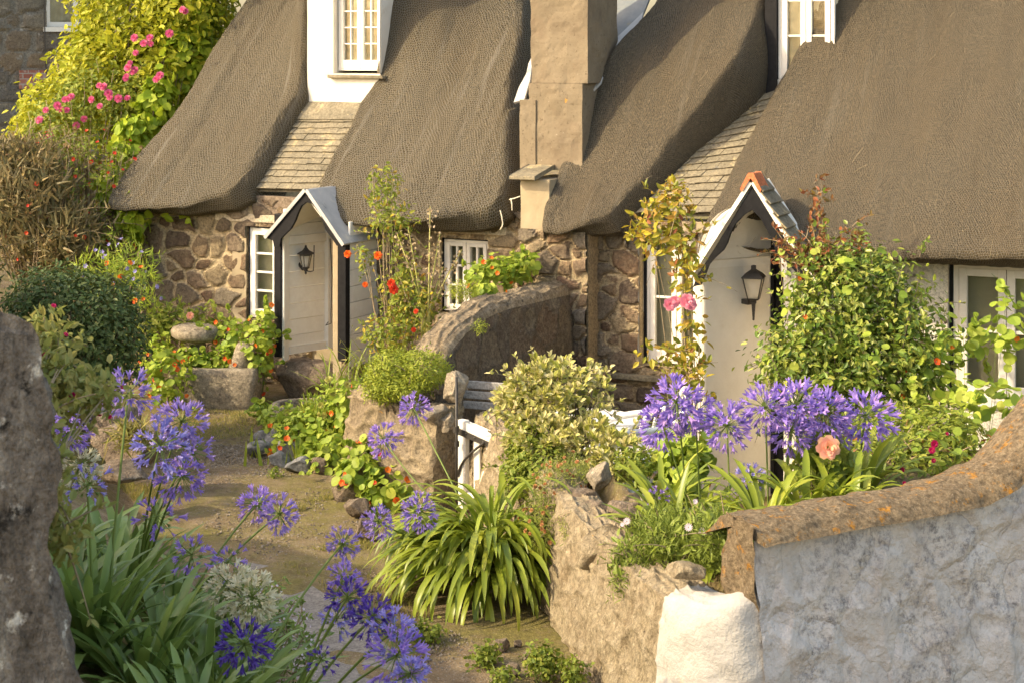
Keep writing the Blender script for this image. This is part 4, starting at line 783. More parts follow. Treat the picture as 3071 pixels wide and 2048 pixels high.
TURF = [(330, 1440), (560, 1480), (800, 1520), (1060, 1480), (1140, 1600), (1100, 1680), (900, 1640), (640, 1570), (420, 1520)]
p = np.concatenate([scatter_px(TURF, 20000), scatter_px([(560, 1230), (800, 1240), (740, 1310), (600, 1320), (520, 1300)], 3000), scatter_px([(1080, 1720), (1300, 1800), (1280, 1900), (1160, 1800)], 500), scatter_px([(820, 1690), (900, 1700), (1060, 1800), (1000, 1790)], 200)])
keep = fbm(np.stack([p[:, 0]*2.4, p[:, 1]*2.4, 0*p[:, 0]], -1), 3) > -.12; p = p[keep]; n = len(p)
Y = nrm(rng.normal(0, .5, (n, 3))+UP*.8); mb = MB().inst(NEEDLE[0], NEEDLE[1], p, Y, rng.normal(size=(n, 3)), rng.uniform(.015, .055, n)); one(mb, 'grass', 'lf_grass', 'thin short turf on the sunlit lane', 'grass', (0, 14, 0), kind='stuff')
p = np.concatenate([scatter_px(LANE, 7000), scatter_px([(640, 1330), (760, 1330), (900, 1430), (820, 1500), (600, 1470)], 5000)]); n = len(p); u = rng.normal(size=(n, 3)); mb = MB(); tv = np.array([(0, 0, 1), (1, 0, 0), (0, 1, 0), (-1, 0, 0), (0, -1, 0), (0, 0, -1)])*np.array((1, .8, .6)); mb.inst(tv, [(0, 1, 2), (0, 2, 3), (0, 3, 4), (0, 4, 1), (5, 2, 1), (5, 3, 2), (5, 4, 3), (5, 1, 4)], p, u, rng.normal(size=(n, 3)), .005+.012*rng.random(n)**3)
one(mb, 'gravel', 'gravel_mix', 'scattered grit and pebbles on the lane', 'gravel', (0, 13, 0), kind='stuff')
# ================================================================ garden walls
SUV = [None]
def sweep(stn, prof, sub=.045, amp=.02, fr=3., lump=0., seed=0., bat=.10, stones=None):
    """stations (x, y, nx, ny, zbase, ztop, thick) -> displaced wall skin; prof = list of (across 0..1, up 0..1)"""
    stn = np.array(stn, float); s = np.concatenate([[0], np.cumsum(np.linalg.norm(np.diff(stn[:, :2], axis=0), axis=1))]); u = np.linspace(0, s[-1], max(4, int(s[-1]/sub))); S = np.stack([np.interp(u, s, stn[:, k]) for k in range(7)], -1)
    for k in (0, 1, 2, 3, 5):
        for _ in range(4): S[1:-1, k] = .25*S[:-2, k]+.5*S[1:-1, k]+.25*S[2:, k]
    pr = np.array(prof, float); q = np.concatenate([[0], np.cumsum(np.linalg.norm(np.diff(pr, axis=0), axis=1))]); w = np.linspace(0, q[-1], max(len(pr)*3, int(q[-1]/sub))); pr = np.stack([np.interp(w, q, pr[:, k]) for k in (0, 1)], -1)
    N = np.stack([S[:, 2], S[:, 3]], -1); N = N/np.linalg.norm(N, axis=1, keepdims=True)
    G_ = np.zeros((len(S), len(pr), 3)); off = .5-pr[None, :, 0]
    batter = (1-pr[None, :, 1])*bat
    o = (off*S[:, 6:7]+np.sign(off)*batter)
    G_[..., 0] = S[:, 0:1]+N[:, 0:1]*o; G_[..., 1] = S[:, 1:2]+N[:, 1:2]*o; G_[..., 2] = S[:, 4:5]+(S[:, 5:6]-S[:, 4:5])*pr[None, :, 1]
    du, dw = np.gradient(G_, axis=0), np.gradient(G_, axis=1); nn = nrm(np.cross(dw, du))
    dis = amp*fbm(G_*fr+seed, 4)+lump*np.abs(fbm(G_*1.7+seed+5, 3))
    if stones:
        I, e = voro(np.stack([np.broadcast_to(u[:, None], G_.shape[:2]), np.broadcast_to(w[None, :], G_.shape[:2])], -1), stones[0], stones[1], seed); SUV[0] = np.stack([I, e], -1); k = np.clip((e-.04)/.32, 0, 1); dis = dis+stones[2]*(k*(2-k)-.6)*(.6+.5*I)
    return G_+nn*dis[..., None]
FACE = [(0, 0), (0, .25), (0, .5), (0, .75), (0, .97), (.06, 1.)]; TOPB = [(.0, .955), (.02, .99), (.18, 1.03), (.5, 1.05), (.82, 1.03), (1, .97), (1, 0)]
FULL = [(0, 0), (0, .3), (0, .6), (0, .92), (.04, .97), (.14, .995), (.5, 1.01), (.86, .995), (.96, .97), (1, .92), (1, .5), (1, 0)]
# lane-side wall: rough tan render, then the white painted corner and the shaded white face under a lichened coping
GW = thing('garden_wall', 'rough boundary wall with tan render on the lane side and whitewashed front under lichened coping', 'garden wall', (.9, 8.8, 0))
def nst(pts, th, flip=1):
    q = np.array([p[:2] for p in pts]); t = np.gradient(q, axis=0); n = np.stack([-t[:, 1], t[:, 0]], -1)*flip
    return [(p[0], p[1], m[0], m[1], p[2], p[3], th) for p, m in zip(pts, n)]
tanp = [(-.17, 13.4, 0, .75), (-.05, 12.9, 0, .74), (.17, 12.2, 0, .74), (.33, 11.5, 0, .76), (.46, 10.8, 0, .76), (.62, 10.0, 0, .76), (.80, 9.3, -.1, .77), (.94, 8.86, -.1, .78)]
def outer(pts, th): return nst(pts, th, -1)
wc = [(.98, 8.72, -.1, .80), (1.03, 8.62, -.1, .82), (1.10, 8.56, -.1, .84), (1.19, 8.57, -.1, .86), (1.32, 8.64, -.1, .95)]
G1 = sweep(outer(tanp+wc, .3), FULL, .02, .022, 4., .03, 1., stones=(.30, .2, .022)); si = int(np.argmin(np.abs(G1[:, 8, 0]-.80)+np.abs(G1[:, 8, 1]-8.80)))
G2 = sweep(outer(tanp+wc, .3), FULL, .02, .018, 6., .03, 1.); k_ = np.clip((np.arange(len(G1))-si+2)/6, 0, 1)[:, None, None]; G1 = G1*(1-k_)+G2*k_
MB().grid(G1[:si+1]).build('side_face', 'tan_render', GW, smooth=True); MB().grid(G1[si:]).build('painted_corner', 'limewash_lit', GW, smooth=True)
# white corner block with a dip where the plant sits
wf = [(1.165, 8.565, -.2, 1.24), (1.75, 8.90, -.2, 1.24), (2.2, 9.155, -.2, 1.235), (2.5, 9.33, -.2, 1.26), (2.7, 9.44, -.2, 1.335), (2.95, 9.58, -.2, 1.53), (3.2, 9.71, -.2, 1.79), (3.5, 9.87, -.2, 2.0), (4.6, 10.4, -.2, 2.05)]
G1 = sweep(outer(wf, .3), [(0, 0), (0, .2), (0, .4), (0, .6), (0, .8), (0, .95), (.1, .96)], .02, .016, 3., .03, 6., stones=(.36, .24, .022)); MB().grid(G1).build('painted_face', 'limewash', GW, smooth=True)
G1 = sweep(outer([(a, b, e-.10-.05*max(0, min(1, (a-2.3)/.6)), e-.01) for a, b, c, e in wf], .27), [(.04, .0), (.02, .3), (.035, .65), (.12, .92), (.4, 1.06), (.7, 1.03), (.98, .75), (1, 0), (1, -.6)], .02, .013, 8., .0, 9.)
c_ = G1[0].mean(0); c_[2] = G1[0, :, 2].max()-.06; G1[0] -= 0; G1 = np.concatenate([[c_+(G1[0]-c_)*k+np.array((-.006*(1-k*k), -.003*(1-k*k), 0)) for k in (.02, .55, .85, .96)], G1])
MB().grid(G1).build('coping', 'coping_lichen', GW, smooth=True)
ea, eb = np.array((1.175+.15*.489, 8.57-.15*.873)), np.array((1.175-.13*.489, 8.57+.13*.873)); ss, zs_ = np.meshgrid(np.linspace(0, 1, 16), np.linspace(.70, 1.235, 26)); ed = np.array((-.873, -.489))
G1 = np.zeros(ss.shape+(3,)); G1[..., :2] = ea+(eb-ea)*ss[..., None]; G1[..., 2] = zs_; G1[..., :2] += ed*(.012+.03*fbm(G1*9+3, 4)+.03*np.sin(ss*pi))[..., None]
MB().grid(G1).build('end_face', 'coping_lichen', GW, smooth=True)
for (X, Y, d, s) in ((2470, 1942, 8.86, .03), (2158, 1945, 8.6, .022)):
    rockmb(P(X, Y, d), (s, s*.5, s), 4, 3).build('drain_hole', 'dark_room', GW)
# curved garden wall running out from the cottage front
CW = thing('garden_wall', 'dark lichened stone wall with a curved top running out from the cottage front', 'garden wall', l2w((.65, -1.5, 0)), -PHI)
st_ = [(.05, 1.36), (-.5, 1.37), (-1., 1.385), (-1.5, 1.40), (-1.9, 1.39), (-2.2, 1.35), (-2.45, 1.29), (-2.65, 1.21), (-2.8, 1.12), (-2.92, 1.0), (-3.0, .84), (-3.05, .6), (-3.07, .3)]
pts = [(*l2w((.62, r, 0))[:2], -.2, z) for r, z in st_]
G1 = sweep(nst(pts, .36, -1), FULL, .025, .02, 3., .03, 12., stones=(.32, .22, .02)); n1 = G1.shape[1]; U1 = SUV[0]
MB().grid(G1[:, :int(n1*.37)], uv=U1[:, :int(n1*.37)]).build('face', 'stone_dark', CW, smooth=True); MB().grid(G1[:, int(n1*.37)-1:int(n1*.68)]).build('capping', 'mortar_cap', CW, smooth=True); MB().grid(G1[:, int(n1*.68)-1:], uv=U1[:, int(n1*.68)-1:]).build('face', 'stone_dark', CW, smooth=True)
MB().grid(sweep(nst(pts, .36, 1), FULL, .035, .03, 3., .03, 12.)).build('inner_core', 'rubble_garden', CW) if 0 else None
# stub wall that holds the gate
SW = thing('garden_wall', 'low stub wall of rough mortared stones left of the white gate', 'garden wall', P(1230, 1490, 13.7))
SW.location[2] = 0; ORG[SW.name] = (np.array(SW.location), 0)
G1 = sweep(outer([(*P(1096, 0, 14.1)[:2], -.1, .83), (*P(1150, 0, 13.85)[:2], -.1, .86), (*P(1240, 0, 13.6)[:2], -.1, .84), (*P(1300, 0, 13.45)[:2], -.1, .80), (*P(1352, 0, 13.35)[:2], -.1, .78)], .36), FULL, .022, .02, 3., .04, 21., stones=(.26, .18, .04))
MB().grid(G1, uv=SUV[0]).build('face', 'stone_tan', SW, smooth=True); n1 = G1.shape[1]
MB().add(np.concatenate([G1[-1], G1[0]]), [tuple(range(n1)), tuple(range(2*n1-1, n1-1, -1))]).build('end_face', 'rubble_tan', SW)
# rough dark stone hedge at the camera's left; it runs on out of the picture and shades the bed
RW = thing('stone_hedge', 'tall rough lichen-covered dry stone wall at the left edge of the picture', 'stone wall', (-1.6, 4.7, .9))
rwp = [(-1.50, 4.35, .8, 2.95), (-1.60, 4.5, .8, 3.06), (-1.75, 4.72, .8, 3.08), (-2.1, 5.3, .8, 3.0), (-2.8, 6.4, .8, 2.8), (-4., 8.3, .8, 2.55), (-5.5, 10.4, .6, 2.95), (-6.6, 11.1, .4, 3.0)]
G1 = sweep(nst(rwp, .5, -1), FULL, .022, .06, 6., .14, 33., bat=.34); MB().grid(G1).build('face', 'rock_lichen', RW, smooth=True)
MB().add(G1[0], [tuple(range(G1.shape[1]))]).build('end_face', 'rock_lichen', RW)
# ================================================================ stones, troughs, gate, chairs, bench
def rock(name, label, X, Y, d, sx, sz, mat, seed, group=None, cat='rock', sy=None, z=None, rot=0., sink=.3):
    c = P(X, Y, d); w, h = sx*d/FPX, sz*d/FPX
    return one(rockmb(c, (w*1.12, sy or w*.85, h*1.12), seed, 4, .3, rot), name, mat, label, cat, (c[0], c[1], c[2]-h), group, smooth=True)
SR = 'rocks edging the nasturtium bed'
for i, (X, Y, a, b, m, lb) in enumerate(((768, 1345, 42, 30, 'rock_grey', 'grey rock at the left end of the bed edging nearest the trough'), (835, 1322, 40, 38, 'rock_grey', 'upright pale grey rock standing behind the other edging rocks'),
    (882, 1352, 52, 40, 'rock_grey', 'large blue-grey pointed rock on top of the bed edging'), (838, 1378, 36, 28, 'rock_grey', 'small dark rock under the large pointed one in the bed edging'), (903, 1396, 44, 30, 'rock_grey', 'low grey rock at the right end of the bed edging'), (790, 1318, 30, 26, 'rock_grey', 'rounded grey rock half hidden by nasturtium leaves'),
    (960, 1400, 34, 26, 'rock_brown', 'brown rock beside the trailing nasturtium stems'), (1100, 1590, 46, 46, 'rock_brown', 'pale brown boulder on the lane left of the strap-leaved clump'), (1035, 1470, 40, 42, 'rock_brown', 'squat stone under the red nasturtiums'), (1075, 1525, 46, 34, 'rock_brown', 'flat stone below the red nasturtiums at the lane edge'))):
    rock('rock', lb, X, Y, EYE*FPX/(Y+b*.7-HZ), a, b, m, 40+i, SR)
for i, (X, Y, d, a, b, m, lb) in enumerate(((345, 1285, 14.2, 95, 60, 'rock_brown', 'grey boulder behind the blue flower heads near the dark shrub'), (395, 1345, 13.6, 110, 70, 'rock_brown', 'big brown boulder with a tuft of grass beside the lane'), (365, 1420, 13.0, 90, 38, 'rock_brown', 'flat dark rock lying under the big brown boulder'), (300, 1240, 14.6, 60, 40, 'rock_grey', 'small grey stone at the foot of the dark shrub'))):
    rock('boulder', lb, X, Y, d, a, b, m, 60+i, 'boulders along the left bank', 'boulder')
for i, (X, Y, d, a, b, m, lb) in enumerate(((1367, 1170, 13.3, 42, 54, 'granite', 'upright rounded granite stone on the stub wall beside the iron post'), (1258, 1175, 13.5, 26, 20, 'rock_brown', 'small brown stone on top of the stub wall'), (1312, 1165, 13.5, 24, 18, 'rock_brown', 'pinkish small stone lying next to the rounded granite stone'), (1310, 1240, 13.25, 46, 36, 'granite', 'pale stone set in the face of the stub wall'), (1345, 1268, 13.2, 26, 34, 'granite', 'narrow tan stone at the gate end of the stub wall'),
    (1800, 1430, 10.9, 40, 46, 'granite', 'pointed grey stone standing on the boundary wall behind the thrift'), (1890, 1530, 10.1, 60, 40, 'rock_brown', 'large squared stone on the boundary wall above the daisies'), (1775, 1535, 10.6, 50, 34, 'rock_brown', 'brown stone bedded in dry roots on the boundary wall'), (1760, 1490, 10.9, 56, 30, 'rock_brown', 'flat stone with dry moss on the boundary wall'), (2060, 1715, 8.78, 60, 28, 'tan_render', 'pale stone under the daisy plant at the white corner'), (1655, 1420, 11.8, 36, 20, 'rock_brown', 'small pinkish stone among the orange thrift heads'),
    (1830, 1640, 10.05, 90, 70, 'tan_render', 'broad tan stone built into the boundary wall top'))):
    rock('wall_stone', lb, X, Y, d, a, b, m, 80+i, 'loose stones on the garden walls', 'stone')
for i, (X, Y, a, b, lb) in enumerate(((1500, 1935, 34, 26, 'grey stone in the soil below the strap-leaved clump'), (1555, 1930, 16, 18, 'small upright grey stone beside the boundary wall foot'), (1590, 1965, 28, 18, 'flat brown stone on the soil by the boundary wall'), (1275, 1900, 34, 22, 'white stone at the path edge under the strap-leaved clump'), (1540, 2010, 24, 30, 'brown edging stone at the bottom of the picture'))):
    rock('stone', lb, X, Y, EYE*FPX/(Y+b*.6-HZ), a, b, 'rock_brown', 100+i, 'stones at the foot of the boundary wall', 'stone')
# granite trough full of nasturtiums
def trough(name, label, X, Y, d, w, h, dep, rz, lip, seed, mat='granite', rnd=.35):
    c = P(X, Y, d); t = thing(name, label, 'trough', (c[0], c[1], 0.0), rz); k = 48; th = np.arange(k)*2*pi/k
    sq = lambda a, b: np.stack([np.sign(np.cos(th))*np.abs(np.cos(th))**rnd*a, np.sign(np.sin(th))*np.abs(np.sin(th))**rnd*b], -1)
    R_ = []
    for (s, z) in ((.90, -.02), (.95, .12), (1., .5), (1.01, .85), (.98, .97), (.93, 1.0)): q = sq(w/2*s, dep/2*s); R_.append(np.concatenate([q, np.full((k, 1), z*h)], 1))
    for (s, z) in ((.0, 1.0), (.02, .93), (.05, .7)): q = sq(w/2*.93-lip*(.75+s), dep/2*.93-lip*(.75+s)); R_.append(np.concatenate([q, np.full((k, 1), z*h)], 1))
    Gd = np.array(R_); Gd += nrm(Gd-np.array((0, 0, h/2)))*(fbm(Gd*6+seed, 4)*.014+fbm(Gd*2+seed, 2)*.02)[..., None]
    m = MB().grid(Gd, True); m.add(Gd[-1], [tuple(range(k))]); m.build('body', mat, t, local=True, smooth=True)
    q = sq(w/2*.9-lip, dep/2*.9-lip); MB().add(np.concatenate([q, np.full((k, 1), h*.78)], 1), [tuple(range(k))]).build('soil', 'soil', t, local=True)
    return t
trough('stone_trough', 'long rough granite trough planted with nasturtiums beside the porch', 652, 1215, 17.3, .92, .40, .46, -radians(8), .09, 3, rnd=.2)
trough('stone_basin', 'low round hollowed granite basin in front of the porch plinth', 915, 1235, 16.2, .66, .24, .55, .1, .07, 8, rnd=.8)
# staddle stones
c = P(587, 1020, 17.6); SS = thing('staddle_stone', 'mushroom-shaped staddle stone with round granite cap in the nasturtiums', 'staddle stone', (c[0], c[1], 0))
hz = P(587, 1008, 17.6)[2]; MB().lathe([(0, .125), (.15, .12), (.24, .095), (.262, .05), (.255, .0), (.22, -.03), (.1, -.035), (0, -.035)], (0, 0, hz), 40, .012, ((1, 0, .02), (0, 1, 0), (-.05, 0, 1))).build('cap', 'granite', SS, local=True, smooth=True)
MB().lathe([(.1, hz-.02), (.12, hz-.3), (.16, .0)], (0, 0, 0), 20, .01).build('stem', 'granite', SS, local=True, smooth=True)
c = P(720, 1085, 17.3); hz = .50; one(MB().lathe([(0, hz), (.085, hz-.005), (.098, hz-.03), (.105, hz-.2), (.14, -.02), (0, -.02)], (0, 0, 0), 24, .012, ((1, 0, .32), (0, 1, 0), (-.3, 0, 1))), 'staddle_stone', 'granite', 'tilted granite staddle stem without a cap beside the window', 'staddle stone', (0, 0, 0), smooth=True).location = (c[0]-.09, c[1], .12)
# gate with black ironwork, iron post
gp = P(1372, 1440, 13.1); GT = thing('garden_gate', 'white wooden garden gate with black iron hinges beside the stub wall', 'gate', (gp[0], gp[1], 0), -radians(38))
T0 = P(1382, 1262, 13.1)[2]; w = MB(); L = .62
w.box(.02, .10, -.03, .03, .05, T0+.02); w.prism([(.10, T0), (L, T0-.10), (L, T0-.17), (.10, T0-.08)], -.025, .025).box(L-.075, L-.001, -.03, .03, .05, T0-.175).box(.101, L-.076, -.025, .025, .12, .20)
for i in range(3): x = .17+i*.125; w.box(x, x+.065, -.012, .012, .201, T0-.12-(x-.1)*.16)
w.build('gate_leaf', 'white_paint', GT, local=True, bevel=.008)
b = MB(); b.prism([(-.02, T0-.03), (L*.8, T0-.145), (L*.8, T0-.175), (-.02, T0-.085)], -.034, -.027)
x = np.linspace(0, 1, 9); b.tube(np.stack([.03+.27*x, 0*x-.036, T0-.42+.30*x**.6], -1), .010, 6)
for i in range(6): b.lathe([(0, .008), (.009, .004), (.01, 0)], (.03+i*.085, -.034, T0-.058-i*.019), 8, ax=((1, 0, 0), (0, 0, -1), (0, 1, 0)))
b.build('hinge', 'iron', GT, local=True)
x = np.linspace(0, 1, 14); b = MB(); b.tube(np.stack([.25+.22*x, 0*x-.034, T0-.55+.36*np.sin(x*pi*.62)], -1), .028, 8); b.build('curved_brace', 'white_paint', GT, local=True, smooth=True)
m = MB(); q0, q1 = P(1370, 1440, 13.0), P(1369, 1130, 13.0); m.tube([(q0[0], q0[1], 0), q1], .011, 8)
for z in (P(0, 1285, 13)[2], P(0, 1330, 13)[2]): m.lathe([(.02, -.02), (.02, .02)], (q0[0], q0[1], z), 10)
one(m, 'iron_post', 'iron', 'thin rusty iron gate post in front of the stub wall', 'post', (q0[0], q0[1], 0), smooth=True)
# slatted bench against the curved wall
c = P(1450, 1290, 14.3); BN = thing('garden_bench', 'weathered grey slatted bench below the curved stone wall', 'bench', (c[0], c[1], -.02), -radians(20))
z0 = P(0, 1155, 14.3)[2]+.02
for i in range(3): MB().box(-.25, .75, .0-.012*i, .03-.012*i, z0-.085*i-.035, z0-.085*i+.03).build('back_slat', 'bench_grey', BN, local=True, bevel=.006)
for i in range(4): MB().box(-.25, .75, -.12-.11*i, -.03-.11*i, z0-.36, z0-.33).build('seat_slat', 'bench_grey', BN, local=True, bevel=.005)
for sx in (-.2, .7): MB().box(sx-.03, sx+.03, .031, .07, 0, z0+.02).build('leg', 'bench_grey', BN, local=True); MB().box(sx-.03, sx+.03, -.46, -.40, 0, z0-.361).build('leg', 'bench_grey', BN, local=True)
# white plastic chairs: one is built, the rest are copies
def chair(loc, rz, label):
    t = thing('plastic_chair', label, 'chair', loc, rz, 'white plastic garden chairs on the patio'); k = 20; x = np.linspace(-1, 1, k)
    m = MB()                                  # shell: seat and rounded back in one sheet with thickness
    def sheet(f, n=10, th=.012):
        v = np.linspace(0, 1, n); A = np.array([[f(a, b) for a in x] for b in v]); B = A.copy(); B[..., 1] += th; B[..., 2] -= th; mm = MB(); mm.grid(A); mm.grid(B[::-1]); mm.grid(np.stack([A[-1], B[-1]])); mm.grid(np.stack([B[0], A[0]])); return mm
    sheet(lambda a, b: (.24*a, -.22+.44*b, .43-.03*(1-a*a)+.02*b)).build('seat', 'plastic_white', t, local=True, smooth=True)
    bk = MB()
    for i in range(6): a = -.15+.06*i; y = np.linspace(0, 1, 6); bk.tube(np.stack([a*(1+.15*y), .23+.12*y-.06*(1-(a/.2)**2)*0, .46+.34*y], -1), .014, 6)
    bk.build('back_slats', 'plastic_white', t, local=True, smooth=True)
    y = np.linspace(0, 1, 24); th = pi*y; f = MB(); f.tube(np.stack([-.27*np.cos(th), .30+.06*np.sin(th), .66+.22*np.sin(th)**.7], -1), .026, 8); f.build('back_frame', 'plastic_white', t, local=True, smooth=True)
    for s in (-1, 1):
        y = np.linspace(0, 1, 12); MB().tube(np.stack([s*(.27+.02*np.sin(y*pi)), .31-.52*y, .68-.03*y+.0*y-.05*(y**4)], -1), .024, 8).build('armrest', 'plastic_white', t, local=True, smooth=True)
        MB().tube([(s*.29, -.21, .63), (s*.27, -.23, .3), (s*.26, -.26, 0)], [.026, .026, .02], 8).build('leg', 'plastic_white', t, local=True, smooth=True)
        MB().tube([(s*.27, .30, .67), (s*.26, .30, .3), (s*.27, .34, 0)], [.026, .026, .02], 8).build('leg', 'plastic_white', t, local=True, smooth=True)
    return t
def dup(o, loc, rz, label):
    r = o.copy(); COL.objects.link(r); r.location = loc; r.rotation_euler = (0, 0, rz); r['label'] = label
    for c in o.children:
        k = c.copy(); COL.objects.link(k); k.parent = r
        for e in c.children: e2 = e.copy(); COL.objects.link(e2); e2.parent = k
    return r
def cl(X, Y, d, h=.88): p = P(X, Y, d); return (p[0], p[1], p[2]-h)
CHR = chair(cl(1905, 1172, 12.9, .98), -1.6, 'white plastic chair with curved back nearest the arched porch')
CHR.scale = (1.12, 1.12, 1.12)
dup(CHR, cl(1640, 1205, 13.9, .98), 2.6, 'white plastic chair mostly hidden behind the variegated shrub')
dup(CHR, cl(1890, 1250, 12.6, .98), -1.0, 'white plastic chair low behind the shrub and in front of the nasturtiums')
c = P(1760, 1255, 13.5); TB = thing('garden_table', 'round white plastic garden table behind the variegated shrub', 'table', (c[0], c[1], c[2]-.7))
MB().lathe([(0, .7), (.42, .7), (.44, .685), (.43, .665), (0, .66)], (0, 0, 0), 40).build('table_top', 'plastic_white', TB, local=True)
for a in (.6, 2.2, 3.8, 5.4): MB().tube([(.3*cos(a), .3*sin(a), .661), (.36*cos(a), .36*sin(a), 0)], .025, 8).build('leg', 'plastic_white', TB, local=True, smooth=True)
# ================================================================ agapanthus
def umbel(mb, c, r, n, up, spread=1., bud=0.):
    """a ball of trumpet florets on thin stalks"""
    i = np.arange(n)+.5; ph = np.arccos(np.clip(1-(1.25+.45*spread)*i/n, -1, 1)); th = pi*(1+5**.5)*i+R.random()*6
    d = np.stack([np.cos(th)*np.sin(ph), np.sin(th)*np.sin(ph), np.cos(ph)], -1)+rng.normal(0, .13, (n, 3)); d = nrm(d)
    up = nrm(np.array(up, float)); a = nrm(np.cross(up, (.3, .9, .1))); b = np.cross(up, a); d = d[:, :1]*a+d[:, 1:2]*b+d[:, 2:]*up
    rr = r*rng.uniform(.55, .95, n); d[:, 2] -= .12; q = c+d*rr[:, None]; tv, tf = [], []
    for k in range(6):
        a_ = k*pi/3; m = len(tv)
        for (x, y, z) in ((-.035, .04, 0), (.035, .04, 0), (.12, .16, .55), (.05, .42, .85), (-.05, .42, .85), (-.12, .16, .55)): tv.append((x*cos(a_)-y*sin(a_), x*sin(a_)+y*cos(a_), z))
        tf += [(m, m+1, m+2, m+5), (m+5, m+2, m+3, m+4)]
    mb.inst(tv, tf, q, np.cross(d, rng.normal(size=d.shape)), d, r*.43*rng.uniform(.65, 1.15, n))
    return d, q
def head(t, p, r, mat, n=50, up=(0, -.25, 1), sparse=False):
    n = int(n*(.42 if sparse else 1)); m = MB(); d, q = umbel(m, p, r, n, up, 1.2 if not sparse else 1.); nf = sum(len(q) for q in m.f); s = m; w = .0016
    sd = nrm(np.cross(d, rng.normal(size=d.shape)))*w; v = np.stack([p+sd*1.2, p-sd*1.2, q-sd, q+sd], 1).reshape(-1, 3); s.add(v, np.arange(len(v)).reshape(-1, 4)); h = s.build('flower_head', mat, t); h.data.materials.append(MT['stalk']); ix = np.zeros(len(h.data.polygons), np.int32); ix[nf:] = 1; h.data.polygons.foreach_set('material_index', ix)
    if sparse: m = MB(); umbel(m, p, r*.6, 14, up); m.build('seed_pods', 'stalk', h)
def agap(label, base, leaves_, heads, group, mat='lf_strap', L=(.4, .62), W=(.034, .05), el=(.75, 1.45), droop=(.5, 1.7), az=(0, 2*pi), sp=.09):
    b = np.array(base, float); t = thing('agapanthus', label, 'agapanthus', b, 0, group)
    if leaves_:
        m = MB()
        for i in range(leaves_):
            a = R.uniform(*az); o = b+np.array((cos(a)*R.uniform(0, sp), sin(a)*R.uniform(0, sp), -.02)); fan_ribbon(m, o, a+R.gauss(0, .25), R.uniform(*el), R.uniform(*L), R.uniform(*W), R.uniform(*droop), 8, R.gauss(0, .4))
        m.build('leaves', mat, t, smooth=True)
    for (X, Y, d, rp_, mt, *o) in heads:
        p = P(X, Y, d); r = rp_*d/FPX; s = b+np.array((R.uniform(-.05, .05), R.uniform(-.05, .05), 0)) if len(o) < 2 else np.array(o[1])
        mid = (s*.45+p*.55)+np.array((0, 0, .04)); mid[:2] = s[:2]*.55+p[:2]*.45; tt = np.linspace(0, 1, 9)[:, None]
        c = (1-tt)**2*s+2*tt*(1-tt)*mid+tt*tt*p; m = MB(); m.tube(c, np.linspace(.0075, .005, 9), 6); m.build('stem', 'stalk', t, smooth=True)
        head(t, p, r*(1.1 if group == AR else 1), mt, (R.randint(40, 58)+(14 if group == AR else 0)) if mt != 'fl_white' else 70, c[-1]-c[-3]+np.array((0, -.02, .02)), bool(o and o[0]))
    return t
AR = 'agapanthus behind the white wall'; AF = 'agapanthus in the shaded foreground bed'
def gb(X, d): p = P(X, 0, d); return np.array((p[0], p[1], float(terr(p[0], p[1]))))
agap('agapanthus with broad fan of dark leaves, bluish heads by the stone hedge', gb(285, 7.3), 52, [(385, 1180, 7.7, 72, 'fl_lilac'), (262, 1455, 7.4, 66, 'fl_sky', 1)], AF, L=(.5, .72))
agap('agapanthus with mixed blue and white heads at the far left', gb(150, 8.2), 40, [(205, 1290, 8.0, 66, 'fl_blue'), (240, 1395, 8.1, 60, 'fl_white')], AF)
agap('agapanthus with four clustered lilac-blue heads above the boulders', gb(400, 8.3), 42, [(545, 1262, 7.9, 74, 'fl_lilac'), (478, 1335, 7.7, 80, 'fl_sky'), (572, 1352, 7.9, 72, 'fl_lilac', 1), (545, 1425, 7.8, 68, 'fl_blue'), (472, 1548, 7.9, 66, 'fl_blue', 1)], AF)
agap('agapanthus leaning over the lane with paired violet heads', gb(500, 8.0), 36, [(772, 1510, 8.3, 54, 'fl_blue'), (838, 1540, 8.2, 58, 'fl_lilac'), (688, 1680, 7.9, 56, 'fl_blue', 1), (575, 1662, 7.7, 62, 'fl_blue', 1)], AF, L=(.35, .5))
agap('agapanthus with two round white heads beside the path', gb(640, 7.9), 40, [(690, 1752, 7.5, 72, 'fl_white'), (755, 1790, 7.4, 78, 'fl_white')], AF, L=(.34, .5))
agap('agapanthus with single dark purple ball at the bottom', gb(560, 6.5), 40, [(732, 1930, 6.35, 78, 'fl_dark')], AF, L=(.35, .55))
agap('agapanthus with crowded violet heads at the bottom centre', gb(800, 6.9), 36, [(1032, 1728, 7.0, 50, 'fl_blue'), (1042, 1790, 6.9, 62, 'fl_dark'), (1118, 1850, 6.8, 64, 'fl_dark'), (1180, 1890, 6.7, 72, 'fl_sky'), (1188, 1965, 6.6, 88, 'fl_blue'), (1230, 2020, 6.5, 60, 'fl_sky'), (1010, 1855, 7.0, 56, 'fl_sky', 1), (962, 1975, 6.7, 46, 'fl_dark', 1)], AF, L=(.3, .5))
agap('agapanthus with one pink-lilac head on a long slanting stalk', gb(730, 7.6), 18, [(1028, 1628, 8.2, 52, 'fl_lilac')], AF, L=(.3, .45))
for i, (X, d, n, lb) in enumerate(((420, 7.0, 44, 'clump of plain strap leaves between the white heads and the stone hedge'), (330, 8.6, 36, 'leafy agapanthus tuft without flowers behind the front fan'), (480, 7.3, 40, 'low agapanthus tuft with arching leaves in dark soil'), (700, 7.2, 36, 'leaf tuft beside the path below the white heads'), (880, 6.3, 34, 'leaf tuft in the bottom centre with stalks rising through it'), (620, 6.9, 36, 'short leaf tuft just above the dark purple ball'), (180, 7.4, 36, 'dark leaf tuft at the foot of the stone hedge'))):
    agap(lb, gb(X, d), n, [], AF, L=(.36, .6))
